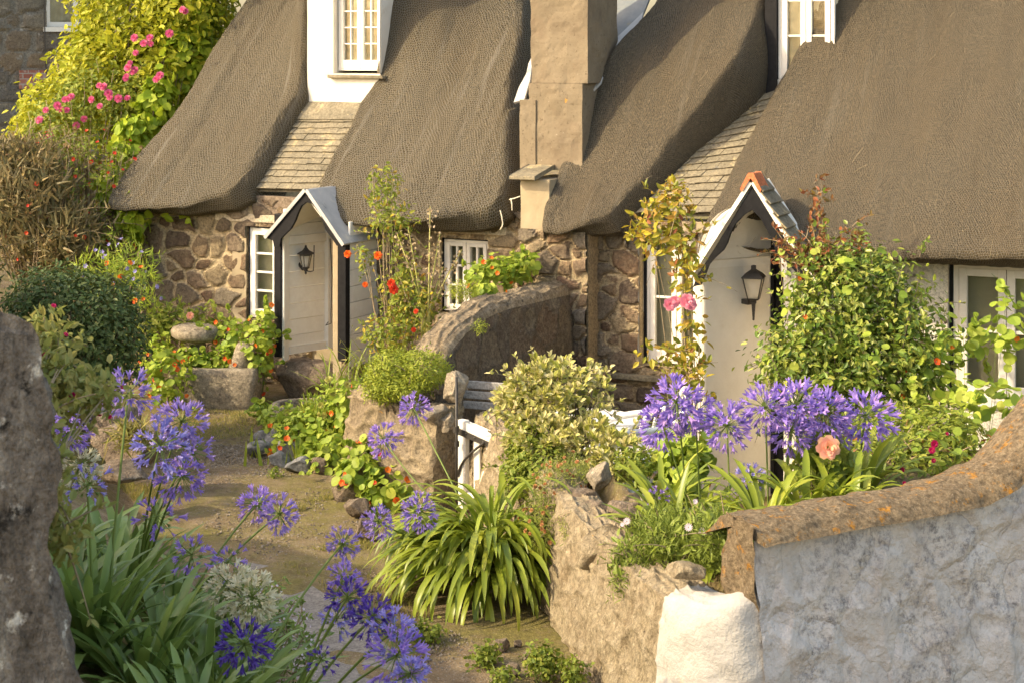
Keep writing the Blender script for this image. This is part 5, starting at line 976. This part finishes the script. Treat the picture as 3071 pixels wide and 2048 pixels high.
AR = 'agapanthus behind the white wall'
RB = lambda X, d: gb(X, d)
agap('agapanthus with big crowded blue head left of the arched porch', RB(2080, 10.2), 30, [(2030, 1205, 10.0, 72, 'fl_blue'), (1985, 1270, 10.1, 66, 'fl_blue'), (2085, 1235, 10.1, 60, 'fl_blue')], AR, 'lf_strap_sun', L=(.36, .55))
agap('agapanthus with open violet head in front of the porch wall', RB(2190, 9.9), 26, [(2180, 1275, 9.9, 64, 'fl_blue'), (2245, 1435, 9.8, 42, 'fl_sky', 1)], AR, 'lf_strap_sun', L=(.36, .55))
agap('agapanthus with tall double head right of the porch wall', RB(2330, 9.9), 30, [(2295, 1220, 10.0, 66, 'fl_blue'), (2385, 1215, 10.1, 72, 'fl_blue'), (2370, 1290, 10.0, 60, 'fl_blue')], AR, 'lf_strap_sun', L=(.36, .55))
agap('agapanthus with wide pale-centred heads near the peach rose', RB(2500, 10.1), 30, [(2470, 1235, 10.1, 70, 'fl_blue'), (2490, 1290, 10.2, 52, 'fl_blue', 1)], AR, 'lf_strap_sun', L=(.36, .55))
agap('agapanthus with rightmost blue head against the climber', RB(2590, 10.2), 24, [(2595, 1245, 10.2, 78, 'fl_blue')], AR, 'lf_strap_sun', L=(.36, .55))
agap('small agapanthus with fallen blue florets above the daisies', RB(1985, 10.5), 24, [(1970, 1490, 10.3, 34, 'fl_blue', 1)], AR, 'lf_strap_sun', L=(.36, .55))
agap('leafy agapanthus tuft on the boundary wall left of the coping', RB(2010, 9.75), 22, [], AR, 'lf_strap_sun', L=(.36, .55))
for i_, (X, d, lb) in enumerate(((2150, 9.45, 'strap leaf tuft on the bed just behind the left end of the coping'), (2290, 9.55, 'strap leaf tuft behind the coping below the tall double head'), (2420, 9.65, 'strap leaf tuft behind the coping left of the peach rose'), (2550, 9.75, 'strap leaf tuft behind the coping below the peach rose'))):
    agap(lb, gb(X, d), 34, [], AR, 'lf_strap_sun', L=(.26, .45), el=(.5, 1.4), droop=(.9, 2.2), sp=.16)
# the great mound of arching leaves against the lane wall
cb = P(1490, 1560, 11.3); cb[2] = .22; t = thing('agapanthus', 'huge mound of glossy arching strap leaves against the tan lane wall', 'agapanthus', (cb[0], cb[1], 0), 0, 'agapanthus by the lane'); m = MB()
for i in range(480):
    a = R.uniform(pi*.78, pi*1.95) if i % 6 else R.uniform(0, 2*pi); q = R.random()**.6; o = np.array((cb[0]+cos(a)*q*.30-.04, cb[1]+sin(a)*q*.25, R.uniform(.05, .55)*(1.05-q*.75)))
    fan_ribbon(m, o, a+R.gauss(0, .22), R.uniform(.35, 1.35), R.uniform(.45, .82), R.uniform(.03, .046), R.uniform(1.7, 2.9), 10, R.gauss(0, .35))
m.build('leaves', 'lf_strap_sun', t, smooth=True)
for (X, Y, d, r, mt, sx, sy) in ((1240, 1222, 12.2, 46, 'fl_blue', 1345, 1425), (1150, 1315, 11.9, 50, 'fl_blue', 1255, 1480), (1135, 1562, 10.6, 46, 'fl_lilac', 1250, 1640), (1255, 1532, 10.6, 54, 'fl_lilac', 1330, 1660)):
    p = P(X, Y, d); s = P(sx, sy, 11.4); s2 = np.array((cb[0]-.1, cb[1], .3)); tt = np.linspace(0, 1, 12)[:, None]; c = (1-tt)**2*s2+2*tt*(1-tt)*s+tt*tt*p; MB().tube(c, np.linspace(.0075, .005, 12), 6).build('stem', 'stalk', t, smooth=True); head(t, p, r*d/FPX, mt, 55, c[-1]-c[-3]+np.array((0, 0, .02)))
# ================================================================ shrubs and climbers
GH = 'shrubs banked up left of the cottage'
bush('hedge_shrub', 'tall bright yellow-green hedge shrub rising above the far left roof', 'shrub', [(390, 60, 21.5, 190, 170, .9), (560, 40, 21.2, 130, 210, .8), (300, 220, 21.3, 150, 150, .8), (480, 260, 21, 150, 190, .7), (200, 330, 21.4, 130, 110, .7), (120, 400, 21.5, 90, 80, .6), (420, 400, 20.8, 120, 140, .6), (560, -160, 21.5, 260, 160, 1.), (640, 100, 21.6, 60, 160, .5)],
     'lf_hedge', 22000, .105, LEAF, (330, 1000, 21), GH, twigs=14, tw=.04, inner=.45, lump=.34)
bush('climbing_rose', 'arching rose bush with clusters of bright pink flowers over the hedge', 'rose bush', [(300, 290, 20.4, 150, 90, .3), (190, 380, 20.2, 120, 90, .3), (400, 330, 20.4, 90, 110, .3)], 'lf_mid', 2200, .07, LEAF, (260, 900, 20.3), GH, twigs=10, tw=.015, twig_mat='dry_twig')
for o in [COL.objects['climbing_rose']]:
    for k, (X, Y) in enumerate(((312, 262), (325, 282), (298, 258), (330, 295), (206, 298), (214, 292), (172, 318), (180, 330), (200, 332), (138, 332), (142, 412), (155, 405), (128, 418), (118, 362), (252, 358), (230, 378), (404, 115), (450, 115), (452, 133), (432, 132), (407, 160), (390, 190), (405, 212), (398, 218), (380, 230), (376, 238), (480, 228), (470, 240), (555, 35), (548, 30), (508, 102), (355, 297), (382, 296), (140, 455), (110, 505), (300, 320), (275, 300), (385, 205), (195, 300))):
        blooms(o, 'blossom', 'fl_pink', [(X, Y, 19.95+R.uniform(-.05, .1), R.uniform(.8, 1.3))], .085)
bush('dry_bush', 'half-dead twiggy bush with red fuchsia drops beside the left cottage', 'bush', [(290, 590, 19.3, 150, 170, .5), (180, 480, 19.6, 110, 90, .4), (300, 760, 19, 140, 110, .5)], 'lf_dry', 1300, .055, LEAF, (290, 930, 19.2), GH, (('fl_red', 45, .05, FL5),), 230, 'dry_twig', inner=.3, tw=.010, sprays=160, extra=(('lf_mid', 3800, .055, LEAF),))
bush('dry_grass_clump', 'tall dark bank of dry grass and dead stems behind the dark shrub', 'grass clump', [(90, 640, 18.6, 150, 190, .5), (40, 500, 19, 120, 90, .5), (200, 740, 18.4, 90, 110, .4)], 'lf_hay', 5200, .16, NEEDLE, (90, 900, 18.5), GH, (('fl_red', 14, .05, FL5),), 40, 'dry_twig', up=.2, droop=-.9, inner=.2, extra=(('lf_dry', 2200, .05, LEAF),))
bush('leafy_vine', 'bright green vine hanging in swags along the thatch verge', 'vine', [(560, 160, 20.8, 60, 130, .25), (470, 330, 20.2, 55, 100, .25), (395, 430, 19.7, 50, 90, .22), (345, 560, 19.3, 34, 60, .2), (400, 650, 18.9, 40, 70, .18), (600, 60, 21, 50, 90, .25)], 'lf_ivy', 1700, .13, BROAD, (380, 980, 19.1), GH, twigs=8, droop=.6)
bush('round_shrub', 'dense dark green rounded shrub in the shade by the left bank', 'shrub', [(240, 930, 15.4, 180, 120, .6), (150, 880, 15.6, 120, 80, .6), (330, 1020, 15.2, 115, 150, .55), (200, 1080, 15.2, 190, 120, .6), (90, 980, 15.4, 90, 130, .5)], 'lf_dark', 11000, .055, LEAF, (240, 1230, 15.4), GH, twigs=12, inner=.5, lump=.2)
bush('round_shrub', 'dark green rounded shrub at the left picture edge beyond the stone hedge', 'shrub', [(-170, 820, 14.4, 150, 220, .8), (-330, 900, 14.2, 200, 300, .9), (-130, 1050, 14.5, 130, 200, .7), (-480, 700, 14.4, 200, 250, .9)], 'lf_dark', 8000, .07, LEAF, (-180, 1250, 14.4), GH, twigs=8, inner=.4, lump=.2)  # added out of view on the left to cast shade over the lane
bush('valerian', 'feathery pale green plant with pink heads growing on the dark stone hedge', 'plant', [(120, 1150, 5.6, 150, 130, .2), (60, 1290, 5.3, 90, 190, .2), (250, 1180, 5.8, 110, 70, .15), (120, 1500, 5.0, 70, 160, .12), (190, 1620, 4.9, 60, 60, .1), (130, 1020, 5.8, 90, 60, .15)], 'lf_fern', 2400, .042, LEAF, (60, 1500, 5.0, 1), None, (('fl_magenta', 14, .022, ROSE),), 26, 'dry_twig', inner=.2, tw=.005, droop=-.3)
bush('rose_bush', 'low yellow-green rose with one peach bloom against the left stone wall', 'rose bush', [(560, 975, 17.9, 100, 45, .25), (500, 960, 18., 60, 50, .25), (640, 985, 17.8, 50, 28, .2), (460, 985, 17.9, 50, 60, .25)], 'lf_mid', 900, .075, LEAF, (540, 1080, 18), None, (), 16, 'dry_twig', tw=.007); blooms(COL.objects['rose_bush'], 'blossom', 'fl_peach', [(570, 948, 17.6, 1)], .085)
def nast(label, blobs, n, fl, base, size=.065, tr=8, red=0):
    return bush('nasturtium', label, 'nasturtium', blobs, 'lf_nast', n, size, DISC, base, 'nasturtiums around the gardens', [('fl_orange', fl, .055, FL5)]+([('fl_red', red, .05, FL5)] if red else []), tr, 'stalk', up=.7, droop=0, inner=.5, tw=.004)
nast('nasturtiums with orange flowers filling the long granite trough', [(640, 1085, 17.35, 110, 32, .15), (570, 1075, 17.4, 70, 40, .15), (720, 1070, 17.4, 70, 50, .15)], 520, 14, (650, 1200, 17.2))
nast('nasturtiums climbing round the tilted staddle stem beside the porch', [(775, 1060, 17.3, 50, 110, .2), (800, 1000, 17.4, 30, 90, .15), (690, 1000, 17.6, 60, 40, .2)], 420, 12, (770, 1180, 17.3), red=5)
nast('nasturtiums below the mushroom staddle stone at the end of the dark shrub', [(500, 1130, 17.0, 70, 80, .25), (470, 1060, 17.4, 50, 60, .25)], 300, 12, (490, 1200, 17))
nast('nasturtiums with grasses filling the rock-edged bed below the basin', [(960, 1280, 15.2, 140, 60, .35), (1050, 1230, 15.0, 70, 90, .3), (850, 1270, 15.6, 80, 50, .3), (1000, 1340, 14.8, 90, 50, .3), (900, 1320, 14.9, 90, 30, .2)], 1250, 18, (960, 1380, 15), .06)
nast('nasturtiums trailing down over the brown rock to the lane', [(985, 1390, 14.5, 90, 50, .2), (930, 1400, 14.6, 40, 40, .15)], 150, 2, (980, 1440, 14.5))
nast('nasturtiums with many red and orange flowers at the stub wall foot', [(1090, 1420, 13.6, 80, 80, .25), (1160, 1470, 13.4, 80, 70, .25), (1110, 1370, 13.7, 60, 40, .2)], 480, 14, (1120, 1560, 13.5), .075, red=6)
nast('nasturtium tuft growing by the foot of the granite trough', [(785, 1220, 16.3, 26, 34, .08)], 32, 0, (785, 1270, 16.3), .07, 6)
nast('nasturtiums spilling over the top of the curved stone wall', [(1490, 810, 16.2, 70, 45, .2), (1560, 800, 16.3, 60, 40, .2), (1430, 830, 16.0, 40, 30, .15), (1455, 870, 15.6, 50, 30, .15)], 420, 9, (1500, 870, 16.3), .07)
nast('nasturtiums under the blue heads left of the arched porch', [(2040, 1400, 11.5, 80, 100, .3), (2080, 1330, 11.7, 60, 80, .25)], 420, 3, (2050, 1500, 11.5), .075)
nast('nasturtiums climbing the window frame at the right edge', [(2900, 1010, 13.6, 110, 60, .2), (2960, 1190, 12.8, 100, 60, .25), (2800, 1150, 13.2, 90, 80, .25), (3020, 980, 13.4, 60, 120, .2)], 240, 6, (2900, 1300, 13), .085)
bush('climber', 'large glossy green climber covering the wall right of the arched porch', 'climber', [(2560, 890, 13.75, 150, 130, .4), (2600, 1040, 13.6, 180, 130, .45), (2440, 1010, 13.6, 110, 110, .35), (2690, 960, 13.8, 110, 160, .4), (2530, 1140, 13.5, 200, 90, .45), (2470, 790, 14, 70, 60, .25), (2600, 800, 14.1, 120, 60, .3), (2740, 1120, 13.5, 110, 120, .4), (2350, 1080, 13.5, 70, 80, .25), (2400, 900, 13.8, 50, 70, .15)], 'lf_climber', 10500, .06, LEAF, (2560, 1350, 13.6), None, (('fl_orange', 6, .05, FL5),), 30, inner=.35, lump=.85, sprays=150, extra=(('lf_nast', 200, .07, DISC), ('lf_mid', 1200, .06, LEAF)))
bush('creeper', 'sparse creeper with rusty leaves climbing from the porch over the thatch', 'creeper', [(2450, 640, 14.3, 22, 110, .06), (2460, 760, 14.0, 60, 60, .12), (2380, 760, 14, 60, 50, .12), (2560, 720, 14.1, 40, 50, .1)], 'lf_red', 420, .055, LEAF, (2480, 900, 14), None, (), 22, 'dry_twig', inner=.1, tw=.005, extra=(('lf_nast', 40, .06, DISC),))
bush('climbing_rose', 'tall yellow-green climbing rose with two pink blooms left of the arched porch', 'rose bush', [(2010, 640, 14.6, 90, 80, .2), (2000, 720, 14.5, 90, 60, .2), (1940, 700, 14.6, 60, 50, .15), (2060, 800, 14.4, 50, 90, .15), (2080, 1000, 14.2, 40, 100, .12), (1990, 1060, 14.3, 90, 50, .12), (2070, 1120, 14.1, 40, 90, .12), (2020, 570, 14.7, 50, 40, .12)], 'lf_rose', 700, .085, LEAF, (2085, 1450, 14), None, (), 9, 'dry_twig', inner=.25, tw=.006, sprays=26, extra=(('lf_red', 40, .07, LEAF),))
cr = COL.objects['climbing_rose.001']
for q in ((2008, 915, 13.9, 1), (2025, 905, 13.95, .85), (2060, 905, 13.9, 1.15), (2072, 915, 13.9, .9)): blooms(cr, 'blossom', 'fl_rosepink', [q], .115)
bush('rose_bush', 'leggy rose with scarlet blooms between the narrow porch and middle window', 'rose bush', [(1150, 560, 16.6, 55, 70, .12), (1175, 670, 16.4, 80, 60, .15), (1205, 860, 16.2, 55, 110, .25), (1240, 920, 16, 70, 90, .25), (1090, 770, 16.4, 25, 40, .08), (1160, 1000, 15.8, 80, 60, .3)], 'lf_mid', 1500, .055, LEAF, (1180, 1150, 16), None, (), 26, 'dry_twig', inner=.2, tw=.007, extra=(('lf_rose', 500, .06, LEAF),))
rb = COL.objects['rose_bush.001']
for q in ((1043, 763, 16, .9), (1134, 768, 16, 1), (1174, 851, 15.8, 1), (1180, 870, 15.8, 1.15), (1095, 855, 15.9, .7), (1248, 935, 15.6, .6), (1240, 990, 15.6, .6)): blooms(rb, 'blossom', 'fl_red' if q[0] > 1170 else 'fl_orange', [q], .085)
# dried seed spires
ds = thing('seed_spires', 'tall dried seed spires on yellow stems above the curved wall', 'dried plant', gb(1270, 15.9)); st = MB(); sd = []
for (x0, y0, x1, y1) in ((1270, 960, 1225, 690), (1285, 940, 1290, 620), (1280, 960, 1385, 750), (1275, 950, 1190, 700), (1290, 930, 1330, 800), (1275, 980, 1320, 700), (1265, 960, 1180, 850)):
    a, b = P(x0, y0, 15.9), P(x1, y1, 16.1); a2 = np.array(gb(1270, 15.9)); st.tube([a2, a, (a+b)/2+(0, 0, .03), b], [.012, .011, .008, .004], 6)
    for k in range(60): u = R.uniform(.35, 1); sd.append(a+(b-a)*u+np.array([R.gauss(0, .022), R.gauss(0, .02), R.gauss(0, .02)]))
st.build('stems', 'fl_yellow', ds, smooth=True); sd = np.array(sd); MB().inst(BROAD[0], BROAD[1], sd, rng.normal(size=sd.shape), rng.normal(size=sd.shape), .03).build('seed_heads', 'fl_seed', ds)
bush('juniper_bush', 'small dense yellow-green cushion bush on top of the stub wall', 'bush', [(1180, 1110, 13.7, 75, 60, .3), (1270, 1110, 13.6, 80, 60, .3), (1150, 1150, 13.6, 60, 50, .25), (1210, 1160, 13.5, 70, 30, .25)], 'lf_juniper', 14000, .032, SPRIG, (1220, 1180, 13.6), twigs=8, inner=.6, lump=.2)
bush('moss_cushion', 'green moss cushion on the curved wall beside the nasturtiums', 'plant', [(1390, 870, 15.3, 45, 28, .15)], 'lf_juniper', 1500, .022, SPRIG, (1390, 890, 15.3), twigs=3, lump=.1)
bush('long_grass', 'arching green grass blades in front of the narrow porch plinth', 'grass clump', [(1060, 1080, 16, 90, 90, .2)], 'lf_grass', 30, .06, NEEDLE, (1050, 1200, 16), twigs=0); lg = COL.objects['long_grass']; m = MB(); b = gb(1060, 15.9)
for i in range(70): fan_ribbon(m, b+np.array((R.uniform(-.25, .25), R.uniform(-.15, .15), .1)), R.uniform(0, 2*pi), R.uniform(.8, 1.5), R.uniform(.35, .75), .013, R.uniform(.6, 2), 8)
m.build('blades', 'lf_strap_sun', lg)
bush('sedum', 'upright leafy plant with flat yellow-green heads in the rock-edged bed', 'plant', [(980, 1210, 15.1, 30, 60, .12), (870, 1250, 15.4, 30, 40, .1), (1060, 1210, 14.9, 40, 60, .12)], 'lf_nast', 420, .06, LEAF, (970, 1330, 15.1), None, (('fl_yellow', 26, .07, ROSE),), 10, 'stalk', inner=.1, tw=.006)
gr_ = thing('bed_grass', 'sunlit wispy grass growing through the rock-edged bed', 'grass clump', gb(960, 15.1)); n = 420; p = np.array([gb(R.gauss(950, 80), R.uniform(14.6, 15.9)) for _ in range(n)]); MB().inst(NEEDLE[0], NEEDLE[1], p, nrm(rng.normal(0, .25, (n, 3))+UP), rng.normal(size=(n, 3)), rng.uniform(.1, .28, n)).build('blades', 'lf_strap_sun', gr_)
bush('variegated_shrub', 'cream and green variegated shrub on bare stems in front of the white table', 'shrub', [(1580, 1165, 12.4, 70, 55, .3), (1730, 1165, 12.4, 75, 50, .3), (1650, 1190, 12.3, 70, 50, .3), (1765, 1220, 12.3, 40, 40, .25), (1620, 1125, 12.5, 45, 35, .2), (1530, 1215, 12.3, 45, 30, .2), (1700, 1130, 12.4, 40, 30, .2), (1600, 1250, 12.2, 60, 25, .25)], 'lf_var', 3400, .062, LEAF, (1660, 1420, 12.3), None, (), 46, 'bark', inner=.5, tw=.018, lump=.6, ros=9)
bush('variegated_shrub', 'lower variegated euonymus bush spreading right toward the nasturtiums', 'shrub', [(1760, 1330, 11.9, 90, 60, .3), (1850, 1370, 11.7, 60, 60, .3), (1640, 1320, 12, 100, 70, .3)], 'lf_var', 2600, .058, LEAF, (1740, 1450, 11.9), None, (), 10, 'bark', lump=.4, ros=8)
bush('euonymus_bush', 'plain green shrub between the gate and the variegated shrub', 'shrub', [(1590, 1320, 12.1, 80, 70, .3), (1570, 1420, 11.9, 60, 70, .3), (1630, 1390, 11.8, 90, 60, .3), (1900, 1390, 11.5, 60, 50, .2)], 'lf_mid', 4200, .045, LEAF, (1560, 1480, 12), None, (), 10, 'bark', lump=.3)
bush('thrift', 'thrift with brown-orange seed heads hanging down the boundary wall', 'plant', [(1670, 1480, 11.2, 80, 90, .2), (1640, 1560, 11.0, 70, 80, .2), (1720, 1410, 11.4, 80, 40, .2), (1625, 1620, 10.9, 50, 50, .15)], 'lf_thrift', 5200, .035, NEEDLE, (1660, 1560, 11.2), None, (('fl_orangebrown', 95, .028, ROSE),), 12, 'dry_twig', inner=.5, droop=-.4)
bush('thrift', 'small green cushion of thrift below the squared stone', 'plant', [(1715, 1580, 10.6, 38, 45, .1), (1500, 1500, 11.8, 30, 40, .1)], 'lf_thrift', 900, .03, NEEDLE, (1715, 1600, 10.7), None, (), 4, 'dry_twig')
bush('daisy_plant', 'bushy grey-green daisy plant hanging over the white corner', 'daisy plant', [(2030, 1620, 9.35, 100, 70, .2), (2130, 1610, 9.2, 80, 80, .2), (1920, 1680, 9.5, 80, 70, .2), (1900, 1730, 9.4, 60, 60, .15), (2140, 1660, 9.1, 70, 60, .15), (1990, 1570, 9.6, 90, 40, .2), (2150, 1600, 8.95, 60, 60, .14)], 'lf_daisy', 7500, .045, NEEDLE, (2040, 1680, 9.5), None, (), 22, 'dry_twig', inner=.45, droop=-.7, up=.5, extra=(('lf_daisy', 700, .05, LEAF),)); dp = COL.objects['daisy_plant']
for q in ((2065, 1580, 9.0, 1), (2107, 1594, 8.95, 1), (1880, 1562, 9.6, 1), (2085, 1503, 9.4, .7), (1866, 1572, 9.6, .6)): blooms(dp, 'flower', 'fl_daisy', [q], .05, DAISY)
bush('ground_cover', 'leafy mixed ground cover with magenta blooms along the coping', 'plant', [(2650, 1400, 10.9, 180, 60, .5), (2780, 1370, 10.9, 110, 70, .4), (2560, 1440, 10.6, 160, 40, .4), (2840, 1290, 11.3, 110, 70, .4), (2700, 1300, 11.8, 160, 70, .5), (2480, 1420, 10.5, 110, 60, .3)], 'lf_mid', 6500, .05, LEAF, (2680, 1460, 10.9), None, (), 16, 'dry_twig', lump=.3, extra=(('lf_nast', 320, .06, DISC), ('lf_red', 120, .06, LEAF))); gc_ = COL.objects['ground_cover']
for q in ((2802, 1330, 10.4, 1), (2795, 1350, 10.4, .9), (2800, 1380, 10.3, .6), (2704, 1408, 10.2, .8), (2712, 1448, 10.1, .5), (2840, 1300, 10.6, .5)): blooms(gc_, 'blossom', 'fl_magenta', [q], .05)
bush('rose_bush', 'small rose with one large peach bloom in front of the white heads', 'rose bush', [(2470, 1400, 10.1, 60, 50, .15), (2440, 1350, 10.2, 40, 50, .12)], 'lf_mid', 160, .08, BROAD, (2470, 1480, 10.2), None, (), 8, 'dry_twig', inner=.1, tw=.005)
COL.objects['rose_bush.002']['label'] = 'small rose with one large peach bloom behind the lichened coping'; blooms(COL.objects['rose_bush.002'], 'blossom', 'fl_peach', [(2482, 1340, 9.8, 1)], .145)
bush('saxifrage', 'low plant with tiny pale pink flowers along the concrete path', 'plant', [(830, 1880, 8.6, 80, 60, .2), (870, 1960, 8.1, 80, 60, .2), (800, 1800, 8.9, 60, 40, .15)], 'lf_strap', 500, .035, LEAF, (830, 1950, 8.4), None, (('fl_daisy', 190, .014, FL5),), 40, 'dry_twig', inner=.1, tw=.002)
for i, (X, Y, a, b, lb) in enumerate(((1460, 1960, 50, 36, 'small weed with round leaves under the strap-leaved mound'), (1630, 1980, 66, 60, 'leafy green weed beside the foot of the boundary wall'), (1720, 2020, 40, 50, 'weed with yellowish leaves at the bottom of the boundary wall'), (1510, 2030, 40, 24, 'low weed at the bottom edge of the picture'), (820, 1420, 34, 12, 'tiny green weed under the edging rocks'), (1280, 1895, 60, 30, 'grassy tuft round the white stone by the path'))):
    d = EYE*FPX/(Y+b-HZ); bush('weed', lb, 'weed', [(X, Y, d, a*.75, b*.75, .08)], 'lf_mid', int(a*b*.16), .026, BROAD, (X, Y, d), 'weeds at the lane edge', (), 6, 'stalk', lump=.5, tw=.003, sprays=5)
bush('grass_tuft', 'wispy tuft of grass on top of the big brown boulder', 'grass clump', [(395, 1310, 13.2, 60, 40, .1)], 'lf_grass', 260, .12, NEEDLE, (390, 1330, 13.2), twigs=0, droop=-.5, inner=.1)
bush('wall_tuft', 'green tuft growing from a crack in the curved wall face', 'plant', [(1438, 980, 14.25, 18, 20, .05)], 'lf_juniper', 260, .02, SPRIG, (1438, 990, 14.3), twigs=0)
bush('garden_flowers', 'tall grassy leaves with pale blue heads below the half-dead bush', 'plant', [(300, 800, 17.6, 90, 40, .25), (390, 800, 17.9, 60, 80, .25), (440, 870, 17.6, 40, 70, .2)], 'lf_nast', 600, .1, NEEDLE, (330, 1000, 17.5), None, (('fl_orange', 9, .06, FL5), ('fl_sky', 26, .05, FL6)), 12, 'stalk', droop=-.6)
# ================================================================ light, air, camera
SUN_EL, SX, SY = radians(33.), -.955, -.296
SC.world = bpy.data.worlds.new('World'); SC.world.use_nodes = True; nt = SC.world.node_tree; nt.nodes.clear()
sky = nt.nodes.new('ShaderNodeTexSky'); sky.sky_type = 'NISHITA'; sky.sun_disc = False; sky.sun_elevation = SUN_EL; sky.sun_rotation = math.atan2(SX, SY); sky.dust_density = 3.; sky.air_density = 1.2
mx = nt.nodes.new('ShaderNodeMix'); mx.data_type = 'RGBA'; mx.blend_type = 'MULTIPLY'; mx.inputs[0].default_value = 1.; mx.inputs[7].default_value = (1.36, 1.2, 1.02, 1)
bg = nt.nodes.new('ShaderNodeBackground'); bg.inputs['Strength'].default_value = .15; ow = nt.nodes.new('ShaderNodeOutputWorld')
nt.links.new(sky.outputs[0], mx.inputs[6]); nt.links.new(mx.outputs[2], bg.inputs[0]); nt.links.new(bg.outputs[0], ow.inputs[0])
L = bpy.data.lights.new('sun', 'SUN'); L.energy = 2.15; L.angle = radians(.6); L.color = (1., .845, .55); so = bpy.data.objects.new('sun', L); COL.objects.link(so)
from mathutils import Vector
v = Vector((SX*cos(SUN_EL), SY*cos(SUN_EL), sin(SUN_EL))); so.rotation_euler = v.to_track_quat('Z', 'Y').to_euler(); so.location = v*30
cam = bpy.data.cameras.new('camera'); cam.lens = FPX/3071*36; cam.sensor_width = 36; cam.shift_y = -(1024-HZ)/3071; cam.clip_end = 2000; cam.dof.use_dof = True; cam.dof.focus_distance = 11.5; cam.dof.aperture_fstop = 8.
co = bpy.data.objects.new('camera', cam); COL.objects.link(co); co.location = (0, 0, EYE); co.rotation_euler = (pi/2, 0, 0); SC.camera = co
vs = SC.view_settings; vs.view_transform = 'Standard'; vs.look = 'None'; vs.exposure = 1.22; vs.gamma = 1.
SC.cycles.max_bounces = 6; SC.cycles.transparent_max_bounces = 12; SC.cycles.use_denoising = True
